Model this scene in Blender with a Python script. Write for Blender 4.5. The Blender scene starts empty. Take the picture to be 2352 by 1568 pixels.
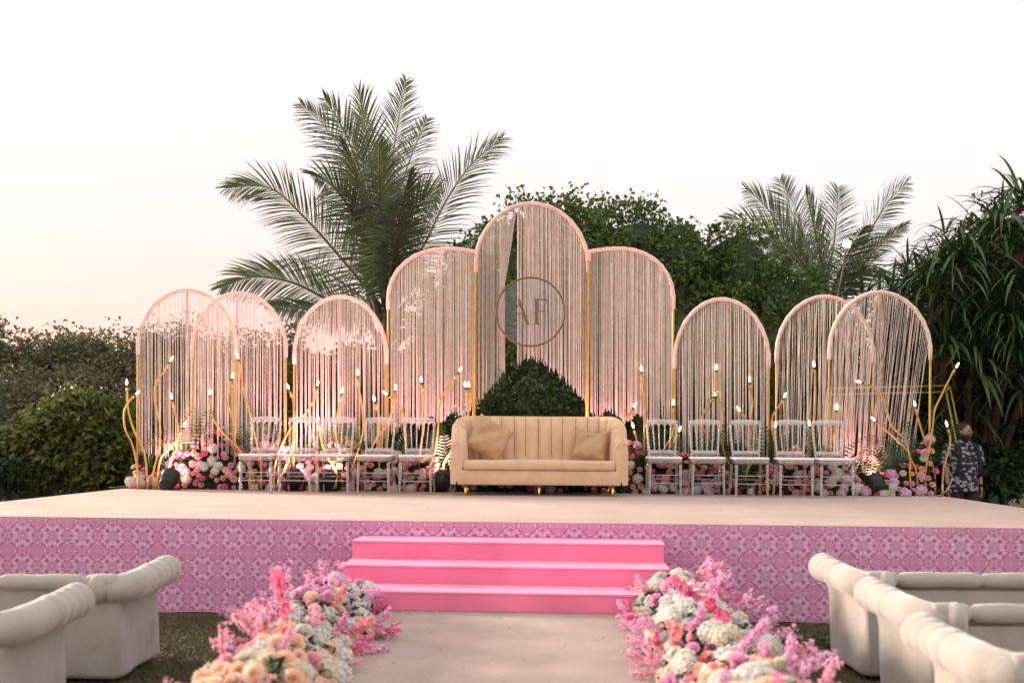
import bpy, bmesh, math, random
import numpy as np
from mathutils import Vector, Matrix, Euler
R = random.Random(7)
C = bpy.context.scene.collection
S = bpy.context.scene

# ---------------------------------------------------------------- camera, sky, sun, exposure
HC, FPX, ROLL = 1.485, 2287.0, 0.007
cam = bpy.data.objects.new('camera', bpy.data.cameras.new('camera'))
C.objects.link(cam)
cam.data.lens = 35; cam.data.sensor_width = 36
cam.data.shift_y = (1010 - 784) / 2352
cam.data.clip_start = 0.05; cam.data.clip_end = 2000
cam.matrix_world = Matrix.Translation((0, 0, HC)) @ Matrix.Rotation(math.pi / 2, 4, 'X') @ Matrix.Rotation(ROLL, 4, 'Z')
cam.data.dof.use_dof = True; cam.data.dof.focus_distance = 12.6; cam.data.dof.aperture_fstop = 1.8
S.camera = cam

SUN_EL, SUN_AZ = math.radians(11), math.radians(-68)      # azimuth from +Y, negative = to the left
wd = bpy.data.worlds.new('World'); S.world = wd; wd.use_nodes = True
nt = wd.node_tree; bg = nt.nodes['Background']
sky = nt.nodes.new('ShaderNodeTexSky'); sky.sky_type = 'NISHITA'; sky.sun_disc = False
sky.sun_elevation = SUN_EL; sky.sun_rotation = SUN_AZ
sky.dust_density = 4.0; sky.ozone_density = 1.0; sky.air_density = 1.0
tint = nt.nodes.new('ShaderNodeMix'); tint.data_type = 'RGBA'; tint.blend_type = 'MULTIPLY'
tint.inputs[0].default_value = 1.0
tint.inputs[7].default_value = (0.10, 0.07, 0.09, 1)
nt.links.new(sky.outputs[0], tint.inputs[6])
# broad sky veil, brightened behind the camera as added fill, weaker toward the sunset
tcw = nt.nodes.new('ShaderNodeTexCoord'); dt = nt.nodes.new('ShaderNodeVectorMath'); dt.operation = 'DOT_PRODUCT'
dt.inputs[1].default_value = (-.30, .92, .25); nt.links.new(tcw.outputs['Generated'], dt.inputs[0])
vl = nt.nodes.new('ShaderNodeMapRange'); vl.interpolation_type = 'SMOOTHSTEP'; vl.inputs[1].default_value = -0.9; vl.inputs[2].default_value = .85
vl.inputs[3].default_value = 2.2; vl.inputs[4].default_value = 1.74; nt.links.new(dt.outputs['Value'], vl.inputs[0])
sc_ = nt.nodes.new('ShaderNodeSeparateXYZ'); nt.links.new(tcw.outputs['Generated'], sc_.inputs[0])
def sky_ramp(stops):
    r = nt.nodes.new('ShaderNodeValToRGB'); nt.links.new(sc_.outputs[2], r.inputs[0]); e = r.color_ramp.elements
    e[0].position, e[0].color = stops[0][0], (*stops[0][1], 1); e[1].position, e[1].color = stops[-1][0], (*stops[-1][1], 1)
    for p, c in stops[1:-1]: q = e.new(p); q.color = (*c, 1)
    return r
wr1 = sky_ramp([(0, (.96, .55, .40)), (.07, (1.0, .66, .53)), (.16, (1.04, .78, .68)), (.30, (1.05, .92, .86)), (.5, (1.05, 1.02, 1.0))])     # sunset side
wr2 = sky_ramp([(0, (.96, .80, .72)), (.12, (.98, .88, .83)), (.3, (1.02, .96, .93)), (.5, (1.05, 1.02, 1.0))])                          # away from it
dl = nt.nodes.new('ShaderNodeVectorMath'); dl.operation = 'DOT_PRODUCT'; dl.inputs[1].default_value = (-.927, .375, 0); nt.links.new(tcw.outputs['Generated'], dl.inputs[0])
lm = nt.nodes.new('ShaderNodeMapRange'); lm.interpolation_type = 'SMOOTHSTEP'; lm.inputs[1].default_value = .05; lm.inputs[2].default_value = .85; nt.links.new(dl.outputs['Value'], lm.inputs[0])
wr = nt.nodes.new('ShaderNodeMix'); wr.data_type = 'RGBA'; nt.links.new(lm.outputs[0], wr.inputs[0]); nt.links.new(wr2.outputs[0], wr.inputs[6]); nt.links.new(wr1.outputs[0], wr.inputs[7])
hz = nt.nodes.new('ShaderNodeVectorMath'); hz.operation = 'SCALE'; nt.links.new(wr.outputs[2], hz.inputs[0]); nt.links.new(vl.outputs[0], hz.inputs[3])
ad = nt.nodes.new('ShaderNodeVectorMath'); ad.operation = 'ADD'; nt.links.new(tint.outputs[2], ad.inputs[0]); nt.links.new(hz.outputs[0], ad.inputs[1])
nt.links.new(ad.outputs[0], bg.inputs[0])
bg.inputs[1].default_value = 0.12
sl = bpy.data.lights.new('sun', 'SUN'); sun = bpy.data.objects.new('sun', sl); C.objects.link(sun)
sl.energy = 1.5; sl.angle = math.radians(14); sl.color = (1.0, 0.86, 0.74)
sdir = Vector((math.sin(SUN_AZ) * math.cos(SUN_EL), math.cos(SUN_AZ) * math.cos(SUN_EL), math.sin(SUN_EL)))
sun.rotation_euler = sdir.to_track_quat('Z', 'Y').to_euler()
S.view_settings.view_transform = 'Standard'; S.view_settings.look = 'None'
S.view_settings.exposure = 2.22; S.view_settings.gamma = 1.0; S.view_settings.use_curve_mapping = False
S.cycles.max_bounces = 8; S.cycles.transparent_max_bounces = 24
S.cycles.sample_clamp_indirect = 4.0; S.cycles.use_denoising = True
S.cycles.caustics_reflective = False; S.cycles.caustics_refractive = False

# ---------------------------------------------------------------- helpers
def W(x, y, Y):
    u, v = x - 1176, y - 1010
    return Vector(((u + ROLL * v) * Y / FPX, Y, HC - (v - ROLL * u) * Y / FPX))
def Wz(x, y, z):
    u, v = x - 1176, y - 1010
    return W(x, y, (HC - z) * FPX / (v - ROLL * u))

YAW = 0.055
SO = Vector((0, 8.32, 0)); EX = Vector((math.cos(YAW), -math.sin(YAW), 0)); EY = Vector((math.sin(YAW), math.cos(YAW), 0))
def SP(a, b, z): return SO + EX * a + EY * b + Vector((0, 0, z))

def mat(name, col, rough=0.7, metal=0.0, var=0.0, vs=5.0, bump=0.0, bs=60.0, spec=0.5, trans=0.0, sheen=0.0, col2=None, detail=4.0):
    m = bpy.data.materials.new(name); m.use_nodes = True
    n = m.node_tree; b = n.nodes['Principled BSDF']
    b.inputs['Base Color'].default_value = (*col, 1); b.inputs['Roughness'].default_value = rough
    b.inputs['Metallic'].default_value = metal; b.inputs['Specular IOR Level'].default_value = spec
    if sheen: b.inputs['Sheen Weight'].default_value = sheen; b.inputs['Sheen Roughness'].default_value = 0.4
    tc = n.nodes.new('ShaderNodeTexCoord')
    if var or col2:
        t = n.nodes.new('ShaderNodeTexNoise'); t.inputs['Scale'].default_value = vs; t.inputs['Detail'].default_value = detail
        n.links.new(tc.outputs['Object'], t.inputs['Vector'])
        mr = n.nodes.new('ShaderNodeMapRange'); mr.inputs[1].default_value = 0.32; mr.inputs[2].default_value = 0.68
        n.links.new(t.outputs[0], mr.inputs[0])
        mx = n.nodes.new('ShaderNodeMix'); mx.data_type = 'RGBA'
        a = tuple(c * (1 - var) for c in col); c2 = col2 or tuple(min(1, c * (1 + var)) for c in col)
        mx.inputs[6].default_value = (*a, 1); mx.inputs[7].default_value = (*c2, 1)
        n.links.new(mr.outputs[0], mx.inputs[0]); n.links.new(mx.outputs[2], b.inputs['Base Color'])
    if bump:
        t2 = n.nodes.new('ShaderNodeTexNoise'); t2.inputs['Scale'].default_value = bs; t2.inputs['Detail'].default_value = 3
        n.links.new(tc.outputs['Object'], t2.inputs['Vector'])
        bp = n.nodes.new('ShaderNodeBump'); bp.inputs['Strength'].default_value = bump; bp.inputs['Distance'].default_value = 0.01
        n.links.new(t2.outputs[0], bp.inputs['Height']); n.links.new(bp.outputs[0], b.inputs['Normal'])
    if trans:
        tr = n.nodes.new('ShaderNodeBsdfTranslucent'); ms = n.nodes.new('ShaderNodeMixShader'); ms.inputs[0].default_value = trans
        src = b.inputs['Base Color']
        if src.is_linked: n.links.new(src.links[0].from_socket, tr.inputs[0])
        else: tr.inputs[0].default_value = (*col, 1)
        out = n.nodes['Material Output']
        n.links.new(b.outputs[0], ms.inputs[1]); n.links.new(tr.outputs[0], ms.inputs[2]); n.links.new(ms.outputs[0], out.inputs[0])
    return m

class MB:
    def __init__(s): s.v = []; s.f = []; s.mi = []; s.m = 0
    def face(s, idx): s.f.append(tuple(idx)); s.mi.append(s.m)
    def quad(s, a, b, c, d):
        k = len(s.v); s.v += [tuple(a), tuple(b), tuple(c), tuple(d)]; s.face((k, k + 1, k + 2, k + 3))
    def tri(s, a, b, c):
        k = len(s.v); s.v += [tuple(a), tuple(b), tuple(c)]; s.face((k, k + 1, k + 2))
    def grid(s, rows, closed=False, flip=False):
        k = len(s.v); n = len(rows[0])
        for r in rows: s.v += [tuple(p) for p in r]
        for i in range(len(rows) - 1):
            for j in range(n if closed else n - 1):
                a = k + i * n + j; b = k + i * n + (j + 1) % n; c = b + n; d = a + n
                s.face((a, d, c, b) if flip else (a, b, c, d))
        return k
    def box(s, x0, x1, y0, y1, z0, z1, M=None, bev=0.0):
        P = []
        if bev <= 0:
            ring = lambda z, e: [Vector((x0 + e, y0 + e, z)), Vector((x1 - e, y0 + e, z)), Vector((x1 - e, y1 - e, z)), Vector((x0 + e, y1 - e, z))]
            rows = [ring(z0, 0), ring(z1, 0)]
        else:
            def ring(z, e):
                c = bev
                q = [(x0 + e + c, y0 + e), (x1 - e - c, y0 + e), (x1 - e, y0 + e + c), (x1 - e, y1 - e - c), (x1 - e - c, y1 - e), (x0 + e + c, y1 - e), (x0 + e, y1 - e - c), (x0 + e, y0 + e + c)]
                return [Vector((a, b, z)) for a, b in q]
            rows = [ring(z0, bev * .7), ring(z0 + bev * .3, bev * .2), ring(z0 + bev, 0), ring(z1 - bev, 0), ring(z1 - bev * .3, bev * .2), ring(z1, bev * .7)]
        if M: rows = [[M @ p for p in r] for r in rows]
        n = len(rows[0]); k = s.grid(rows, True)
        s.face(tuple(k + n - 1 - j for j in range(n))); e = k + (len(rows) - 1) * n; s.face(tuple(e + j for j in range(n)))
    def tube(s, pts, rad, n=6, cap=True, up=None):
        pts = [Vector(p) for p in pts]; rows = []
        N = None
        for i, p in enumerate(pts):
            t = (pts[min(i + 1, len(pts) - 1)] - pts[max(i - 1, 0)])
            t = t.normalized() if t.length > 1e-9 else Vector((0, 0, 1))
            if N is None:
                a = Vector((0, 1, 0)) if abs(t.y) < .9 else Vector((1, 0, 0)); N = t.cross(a).normalized()
            else:
                N = (N - t * N.dot(t)); N = N.normalized() if N.length > 1e-6 else t.orthogonal().normalized()
            B = t.cross(N); r = rad[i] if isinstance(rad, (list, tuple)) else rad
            rows.append([p + (N * math.cos(2 * math.pi * j / n) + B * math.sin(2 * math.pi * j / n)) * r for j in range(n)])
        k = s.grid(rows, True)
        if cap:
            s.face(tuple(k + n - 1 - j for j in range(n))); e = k + (len(rows) - 1) * n; s.face(tuple(e + j for j in range(n)))
    def turned(s, p0, p1, prof, n=8):
        p0 = Vector(p0); p1 = Vector(p1)
        s.tube([p0.lerp(p1, t) for t, r in prof], [r for t, r in prof], n)
    def ell(s, c, rx, ry, rz, nu=10, nv=7, M=None, fn=None):
        rows = []
        for i in range(nv + 1):
            th = math.pi * i / nv; row = []
            for j in range(nu):
                ph = 2 * math.pi * j / nu
                d = Vector((math.sin(th) * math.cos(ph), math.sin(th) * math.sin(ph), -math.cos(th)))
                k = fn(d) if fn else 1.0
                p = Vector((d.x * rx * k, d.y * ry * k, d.z * rz * k))
                if M: p = M @ p
                row.append(p + Vector(c))
            rows.append(row)
        s.grid(rows, True)
    def build(s, name, m, parent=None, smooth=True, **tags):
        me = bpy.data.meshes.new(name)
        me.from_pydata(s.v, [], s.f); me.update()
        for mm in (m if isinstance(m, (list, tuple)) else [m]): me.materials.append(mm)
        me.polygons.foreach_set('material_index', s.mi)
        if smooth: me.polygons.foreach_set('use_smooth', [True] * len(me.polygons))
        return link(name, me, parent, **tags)

def link(name, me, parent=None, **tags):
    o = bpy.data.objects.new(name, me); C.objects.link(o)
    if parent: o.parent = parent
    for k, v in tags.items(): o[k] = v
    return o
def thing(name, label, cat, loc=(0, 0, 0), rz=0.0, group=None):
    o = bpy.data.objects.new(name, None); C.objects.link(o); o.empty_display_size = .1
    o.location = loc; o.rotation_euler = (0, 0, rz); o['label'] = label; o['category'] = cat
    if group: o['group'] = group
    return o
def copy_tree(o, parent=None):
    c = o.copy(); C.objects.link(c)
    if parent: c.parent = parent
    for ch in list(o.children): copy_tree(ch, c)
    return c
def npmesh(name, V, F, m, parent=None, smooth=False, mi=None, **tags):
    me = bpy.data.meshes.new(name); n = len(F); k = F.shape[1]
    me.vertices.add(len(V)); me.vertices.foreach_set('co', V.astype(np.float32).ravel())
    me.loops.add(n * k); me.loops.foreach_set('vertex_index', F.astype(np.int32).ravel())
    me.polygons.add(n); me.polygons.foreach_set('loop_start', np.arange(0, n * k, k, dtype=np.int32))
    me.polygons.foreach_set('loop_total', np.full(n, k, dtype=np.int32))
    for mm in (m if isinstance(m, (list, tuple)) else [m]): me.materials.append(mm)
    if mi is not None: me.polygons.foreach_set('material_index', mi.astype(np.int32))
    if smooth: me.polygons.foreach_set('use_smooth', np.ones(n, dtype=bool))
    me.update(calc_edges=True); return link(name, me, parent, **tags)
def smooth_path(P, k=5):
    P = [Vector(p) for p in P]; out = []
    for i in range(len(P) - 1):
        p0 = P[max(i - 1, 0)]; p1 = P[i]; p2 = P[i + 1]; p3 = P[min(i + 2, len(P) - 1)]
        for j in range(k):
            t = j / k
            out.append(.5 * ((2 * p1) + (p2 - p0) * t + (2 * p0 - 5 * p1 + 4 * p2 - p3) * t * t + (3 * p1 - p0 - 3 * p2 + p3) * t ** 3))
    out.append(P[-1]); return out

# ---------------------------------------------------------------- materials
M = {}
M['carpet'] = mat('beige_carpet', (.50, .365, .295), .95, var=.10, vs=1.6, detail=9.0, bump=.4, bs=160, spec=.1, sheen=.2)
M['walk'] = mat('aisle_carpet', (.43, .315, .262), .95, var=.13, vs=3.4, detail=9.0, bump=.5, bs=120, spec=.1, sheen=.2)
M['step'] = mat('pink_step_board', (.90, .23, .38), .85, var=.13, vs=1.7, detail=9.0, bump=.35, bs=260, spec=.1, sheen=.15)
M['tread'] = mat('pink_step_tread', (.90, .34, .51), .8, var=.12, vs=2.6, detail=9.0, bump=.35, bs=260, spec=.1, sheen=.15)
M['gold'] = mat('gold_pipe', (.56, .34, .085), .42, metal=.25, var=.12, vs=8, bump=.05, bs=30)
M['goldleg'] = mat('brass_leg', (.85, .55, .22), .18, metal=1)
M['antique'] = mat('dark_gold_mirror', (.20, .13, .05), .4, metal=.4, var=.1, vs=6)
M['wrap'] = mat('peach_fabric_wrap', (.86, .60, .52), .8, var=.1, vs=14, bump=.3, bs=60, sheen=.3)
M['wrap2'] = mat('ivory_fabric_wrap', (.82, .66, .54), .8, var=.12, vs=14, bump=.3, bs=60, sheen=.3)
M['string'] = mat('string_fringe', (.96, .83, .77), .8, var=.03, vs=9, col2=(.97, .91, .86), trans=.5, spec=.1)
M['velvet'] = mat('beige_velvet_warm_lit', (.67, .45, .285), .85, var=.09, vs=5, bump=.15, bs=14, spec=.2, sheen=.5)  # beige velvet with the warm stage light put into its colour
M['seam'] = mat('velvet_seam_shade', (.36, .22, .13), .9)  # real seams, darkened so the groove shade sits in their colour
M['pillow'] = mat('tan_satin', (.46, .29, .145), .5, var=.14, vs=6, bump=.3, bs=12, spec=.4, sheen=.4)
M['white'] = mat('white_seat_pad', (.88, .83, .79), .5, var=.03, vs=8)
M['black'] = mat('black_plastic', (.012, .012, .013), .45, bump=.1, bs=40)
M['bark'] = mat('palm_bark', (.13, .10, .08), .9, var=.3, vs=9, bump=.8, bs=20)
M['branch'] = mat('brown_branch', (.08, .05, .035), .9, var=.2, vs=9)
M['cable'] = mat('white_cable', (.7, .66, .62), .5)
M['net'] = mat('green_shade_net', (.012, .05, .055), .9, var=.2, vs=3)
M['yellowpipe'] = mat('pale_gold_bar', (.55, .42, .10), .45, metal=.3)
M['galv'] = mat('grey_pole', (.16, .16, .15), .6, metal=.3, var=.15, vs=5)

def leafmat(name, a, b, vs=1.2, trans=.3, rough=.5, fs=9.0):
    m = mat(name, a, rough, col2=b, vs=vs, trans=trans, spec=.35, detail=5.0)
    return m
M['leaf_tree'] = leafmat('broad_leaf_green', (0.06, 0.1, 0.026), (0.15, 0.21, 0.055), 2.6)
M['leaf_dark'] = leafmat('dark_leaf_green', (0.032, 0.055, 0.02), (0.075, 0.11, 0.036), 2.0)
M['leaf_left'] = leafmat('scrub_leaf', (0.13, 0.135, 0.07), (0.24, 0.225, 0.12), 1.3)
M['leaf_bright'] = leafmat('bush_leaf_green', (0.08, 0.10, 0.024), (0.16, 0.19, 0.05), 1.6)
M['leaf_twig'] = leafmat('twiggy_leaf', (0.12, 0.11, 0.06), (0.2, 0.17, 0.09), 2)
M['palm'] = leafmat('palm_leaflet', (0.07, 0.10, 0.05), (0.125, 0.16, 0.085), 1.2, trans=.34, rough=.35)
M['rachis'] = mat('frond_rib', (.16, .15, .07), .5, var=.2, vs=3)
M['pandan'] = leafmat('strap_leaf', (0.03, 0.055, 0.018), (0.08, 0.125, 0.04), 1.5, trans=.2, rough=.38)
M['fern'] = leafmat('fern_green', (.03, .075, .025), (.07, .13, .04), 6)
M['bedleaf'] = leafmat('arrangement_leaf', (.025, .05, .015), (.08, .11, .03), 8)
M['grass'] = leafmat('turf_blade', (.085, .080, .035), (.16, .13, .065), 1.5, trans=.1)

def petal(name, c, c2, vs=25): return mat(name, c, .6, col2=c2, vs=vs, trans=.35, spec=.2)
P_ = dict(
    white=petal('white_petal', (.70, .67, .60), (.84, .82, .77)), cream=petal('cream_petal', (.74, .68, .48), (.82, .78, .64)),
    pink=petal('pink_petal', (.90, .42, .52), (.94, .62, .68)), hot=petal('hot_pink_petal', (.84, .14, .32), (.92, .30, .46)),
    coral=petal('coral_petal', (.94, .29, .32), (.96, .50, .50)), peach=petal('peach_petal', (.94, .62, .45), (.96, .78, .64)),  # coral tone holds some warm lamp glow as petal colour
    orange=petal('orange_petal', (.93, .50, .24), (.95, .66, .40)), lilac=petal('lilac_petal', (.72, .46, .66), (.84, .64, .78)),
    mauve=petal('mauve_pink_petal', (.86, .40, .62), (.92, .60, .75)))

# ---------------------------------------------------------------- ground
def ground():
    mb = MB(); mb.quad((-400, -60, 0), (400, -60, 0), (400, 700, 0), (-400, 700, 0))
    m = mat('turf_ground', (.085, .062, .038), .95, col2=(.085, .085, .036), vs=.35, bump=.6, bs=90, spec=.1)
    mb.build('ground', m, smooth=False, kind='structure')
    n = 60000
    rr = np.random.RandomState(3)
    side = rr.rand(n) < .5
    X = np.where(side, -1.25 - rr.rand(n) * 1.7, 1.25 + rr.rand(n) * 2.6)
    Y = 4.0 + rr.rand(n) * 4.25
    x = np.stack([X, Y, np.zeros(n)], 1)
    an = rr.rand(n) * 6.28; h = .012 + .018 * rr.rand(n); w = .004
    d = np.stack([np.cos(an), np.sin(an), np.zeros(n)], 1)
    lean = np.stack([np.cos(an * 3), np.sin(an * 3), np.zeros(n)], 1) * (h * .8)[:, None]
    V = np.concatenate([x - d * w, x + d * w, x + lean + np.stack([0 * h, 0 * h, h], 1)], 0)
    F = np.stack([np.arange(n), np.arange(n) + n, np.arange(n) + 2 * n], 1)
    npmesh('grass', V, F, M['grass'], kind='stuff', label='short dry turf either side of the aisle', category='grass')
ground()

# ---------------------------------------------------------------- stage
SL, SR, SD = -5.47, 5.32, 4.75
def skirt_mat():
    m = bpy.data.materials.new('damask_print'); m.use_nodes = True
    n = m.node_tree; L = n.links; b = n.nodes['Principled BSDF']; b.inputs['Roughness'].default_value = .75
    b.inputs['Specular IOR Level'].default_value = .2
    tc = n.nodes.new('ShaderNodeTexCoord'); sp = n.nodes.new('ShaderNodeSeparateXYZ'); L.new(tc.outputs['Object'], sp.inputs[0])
    def mth(op, a, b_=None, c=None):
        q = n.nodes.new('ShaderNodeMath'); q.operation = op
        for i, v in enumerate((a, b_, c)):
            if v is None: continue
            if isinstance(v, (int, float)): q.inputs[i].default_value = v
            else: L.new(v, q.inputs[i])
        return q.outputs[0]
    U = 1 / .131
    x = mth('MULTIPLY', sp.outputs[0], U); z = mth('MULTIPLY_ADD', sp.outputs[2], U, .1)
    def layer(x, z, swap):
        fx = mth('ABSOLUTE', mth('SUBTRACT', mth('FLOORED_MODULO', mth('ADD', x, 1 + (1 if swap else 0)), 2), 1))
        fz = mth('ABSOLUTE', mth('SUBTRACT', mth('FLOORED_MODULO', mth('ADD', z, 1 + (1 if swap else 0)), 2), 1))
        if swap: fx, fz = fz, fx
        cv = n.nodes.new('ShaderNodeCombineXYZ'); L.new(fx, cv.inputs[0]); L.new(fz, cv.inputs[1])
        acc = None
        def ring(cx, cz, r, w=.016, sx=1.0, sz=1.0):
            nonlocal acc
            src = cv.outputs[0]
            if sx != 1 or sz != 1:
                vm = n.nodes.new('ShaderNodeVectorMath'); vm.operation = 'MULTIPLY'; vm.inputs[1].default_value = (sx, sz, 1); L.new(src, vm.inputs[0]); src = vm.outputs[0]
            d = n.nodes.new('ShaderNodeVectorMath'); d.operation = 'DISTANCE'; L.new(src, d.inputs[0]); d.inputs[1].default_value = (cx * sx, cz * sz, 0)
            e = mth('COMPARE', d.outputs['Value'], r, w)
            acc = e if acc is None else mth('MAXIMUM', acc, e)
        ring(.13, .50, .13, .017); ring(.13, .50, .04, .045)
        ring(0, .36, .27, .02, 1.35, 1)
        ring(.19, 0, .05, .016)
        ring(.33, .30, .05, .022); ring(.46, .07, .05, .022); ring(.36, .44, .04, .018)
        ring(1, 0, .47, .015); ring(1, 0, .29, .015); ring(1, 0, .12, .014); ring(1, 0, .38, .012); ring(1, 0, .20, .012); ring(0, 1, .36, .012); ring(0, 1, .09, .014); ring(.72, .72, .12, .014); ring(0, 1, .26, .015); ring(0, 1, .17, .016)
        ring(.5, .5, .09, .016); ring(.60, .40, .20, .013); ring(.36, .62, .20, .013)
        ring(0, .82, .17, .016, 2.6, 1); ring(.82, 0, .16, .018, 1, 2.2)
        # rays of the rosette
        ang = mth('ARCTAN2', fz, fx); sn = mth('ABSOLUTE', mth('SINE', mth('MULTIPLY', ang, 7.0)))
        dd = n.nodes.new('ShaderNodeVectorMath'); dd.operation = 'LENGTH'; L.new(cv.outputs[0], dd.inputs[0])
        ray = mth('MULTIPLY', mth('GREATER_THAN', sn, .9), mth('LESS_THAN', dd.outputs['Value'], .27))
        dg = mth('MULTIPLY', mth('LESS_THAN', mth('ABSOLUTE', mth('SUBTRACT', mth('PINGPONG', mth('MULTIPLY', fz, 3.0), .5), mth('MULTIPLY', mth('SUBTRACT', fx, .28), 1.6))), .035), mth('LESS_THAN', dd.outputs['Value'], .5))
        return mth('MAXIMUM', mth('MAXIMUM', acc, ray), dg)
    k = mth('MAXIMUM', layer(x, z, False), layer(x, z, True))
    mx = n.nodes.new('ShaderNodeMix'); mx.data_type = 'RGBA'; L.new(k, mx.inputs[0])
    mx.inputs[6].default_value = (.54, .115, .285, 1); mx.inputs[7].default_value = (.68, .50, .61, 1)
    L.new(mx.outputs[2], b.inputs['Base Color']); return m
def stage():
    t = thing('stage', 'low wide stage with beige carpet top and pink patterned fabric skirt', 'stage', tuple(SO), -YAW)
    mb = MB(); mb.box(SL, SR, 0, SD, .76, .80, bev=.012); mb.build('carpet_top', M['carpet'], t)
    # front skirt: fabric with faint sag wrinkles
    mb = MB(); rows = []
    for i in range(13):
        z = .797 - .792 * i / 12; row = []
        for j in range(260):
            x = SL + (SR - SL) * j / 259
            w = .012 * math.exp(-((z - .70) / .06) ** 2) * (math.sin(x * 2.3) > 0) * math.sin(x * 4.6) ** 2 + .010 * math.sin(x * 3.1 + z * 2 + math.sin(x)) + .004 * math.sin(x * 11 + z * 9) * (.3 + .7 * (z / .76)) + .004 * math.sin(x * 1.3)
            if i == 0: w = 0
            row.append((x, -.012 - abs(w), z + (.004 * math.sin(x * 9) if i == 12 else 0)))
        rows.append(row)
    mb.grid(rows, flip=True)
    o = mb.build('front_skirt', skirt_mat(), t)
    mb = MB(); mb.box(SL + .01, SR - .01, .01, SD - .01, .004, .756); mb.build('stage_frame', mat('plywood_box', (.10, .05, .06), .9), t, smooth=False)
    mb = MB(); 
    for a in (SL - .006, SR + .006): mb.box(a - .004, a + .004, .0, SD, .005, .758)
    mb.build('side_skirt', o.data.materials[0], t, smooth=False)
stage()
def steps():
    t = thing('stage_steps', 'three hot pink carpeted steps leading up to the stage centre', 'steps', tuple(SP(-.01, -.03, .25)), -YAW)
    for i, (zt, y0) in enumerate(((.675, -.385), (.53, -.775), (.392, -1.15))):
        b = [0, -.387, -.777][i]
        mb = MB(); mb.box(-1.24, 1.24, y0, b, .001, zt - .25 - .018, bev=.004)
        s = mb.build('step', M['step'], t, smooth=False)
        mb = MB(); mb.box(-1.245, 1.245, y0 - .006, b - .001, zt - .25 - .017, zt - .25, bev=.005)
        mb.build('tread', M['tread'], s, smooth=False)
steps()
mb = MB(); mb.box(-1.25, 1.25, -8, 7.95, .0, .25, bev=.01); mb.build('aisle_path', M['walk'], kind='structure')

# ---------------------------------------------------------------- string arches
def arch_y(x, A):
    x0, x1, top, spr = A['x0'], A['x1'], A['top'], A['spr']
    if A.get('peak'):
        pk, yc = A['peak']      # asymmetric: quarter ellipse on one side, gentle fall on the other
        if (x < pk) == (pk - x0 > x1 - pk):
            e = x0 if pk - x0 > x1 - pk else x1; u = abs(x - pk) / abs(e - pk)
            return spr - (spr - top) * (max(0, 1 - u ** 2.15)) ** (1 / 2.15)
        e = x1 if pk - x0 > x1 - pk else x0; u = abs(x - pk) / abs(e - pk)
        return top + (yc - top) * u * u
    c = (x0 + x1) / 2; u = abs(x - c) / ((x1 - x0) / 2)
    return spr - (spr - top) * (max(0, 1 - u ** 1.95)) ** (1 / 1.95)
ARCH = [
 dict(x0=317, x1=541, top=666, spr=795, Y=13.25, n=84, bot=lambda u: 1035 + 12 * math.sin(u * 9), drift=0, wrap='wrap2', clump=.5, label='outermost left arch of white strings on gold pipe, ivory wrapped top'),
 dict(x0=441, x1=657, top=673, spr=800, Y=13.5, n=104, bot=lambda u: 1050 + 14 * math.sin(u * 7), drift=0, wrap='wrap', clump=.45, label='second string arch from the left, pink wrapped, overlapped by the outermost arch'),
 dict(x0=676, x1=888, top=681, spr=815, Y=13.4, n=128, bot=lambda u: 1030 + 20 * math.sin(u * 5), drift=0, wrap='wrap', clump=.4, label='pink lit string arch behind the clear chairs, third from the left'),
 dict(x0=892, x1=1090, top=571, spr=690, Y=13.42, n=128, peak=(1030, 578), bot=lambda u: 985 - 45 * u + 10 * math.sin(u * 23), drift=0, wrap='wrap', clump=.25, label='tall half-rounded string arch adjoining the centre arch on the palm side'),
 dict(x0=1093, x1=1350, top=467, spr=605, Y=13.3, n=158, bot=lambda u: 822 + 105 * abs(2 * u - 1) ** 1.5, drift=0, wrap='wrap', clump=.2, label='tallest centre arch of blush strings with a curved lower hem'),
 dict(x0=1353, x1=1547, top=571, spr=690, Y=13.22, n=128, peak=(1422, 578), bot=lambda u: 945 + 28 * u + 10 * math.sin(u * 19), drift=0, wrap='wrap', clump=.25, label='tall half-rounded string arch adjoining the centre arch, in front of the leafy trees'),
 dict(x0=1550, x1=1766, top=687, spr=825, Y=13.2, n=122, bot=lambda u: 1035 + 15 * math.sin(u * 8), drift=0, wrap='wrap', clump=.35, label='lower rounded string arch standing alone between tall arch and overlapping pair'),
 dict(x0=1784, x1=2006, top=681, spr=812, Y=13.3, n=92, bot=lambda u: 1050 + 12 * math.sin(u * 8), drift=-10, wrap='wrap', clump=.5, label='string arch with pointed pink crown, overlapped by the outermost right arch'),
 dict(x0=1905, x1=2137, top=671, spr=805, Y=13.05, n=104, bot=lambda u: 1040 + 12 * math.sin(u * 8), drift=-34, wrap='wrap2', clump=.5, label='outermost right arch, its loose strings swept sideways and tangled at the ends'),
]
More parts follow.
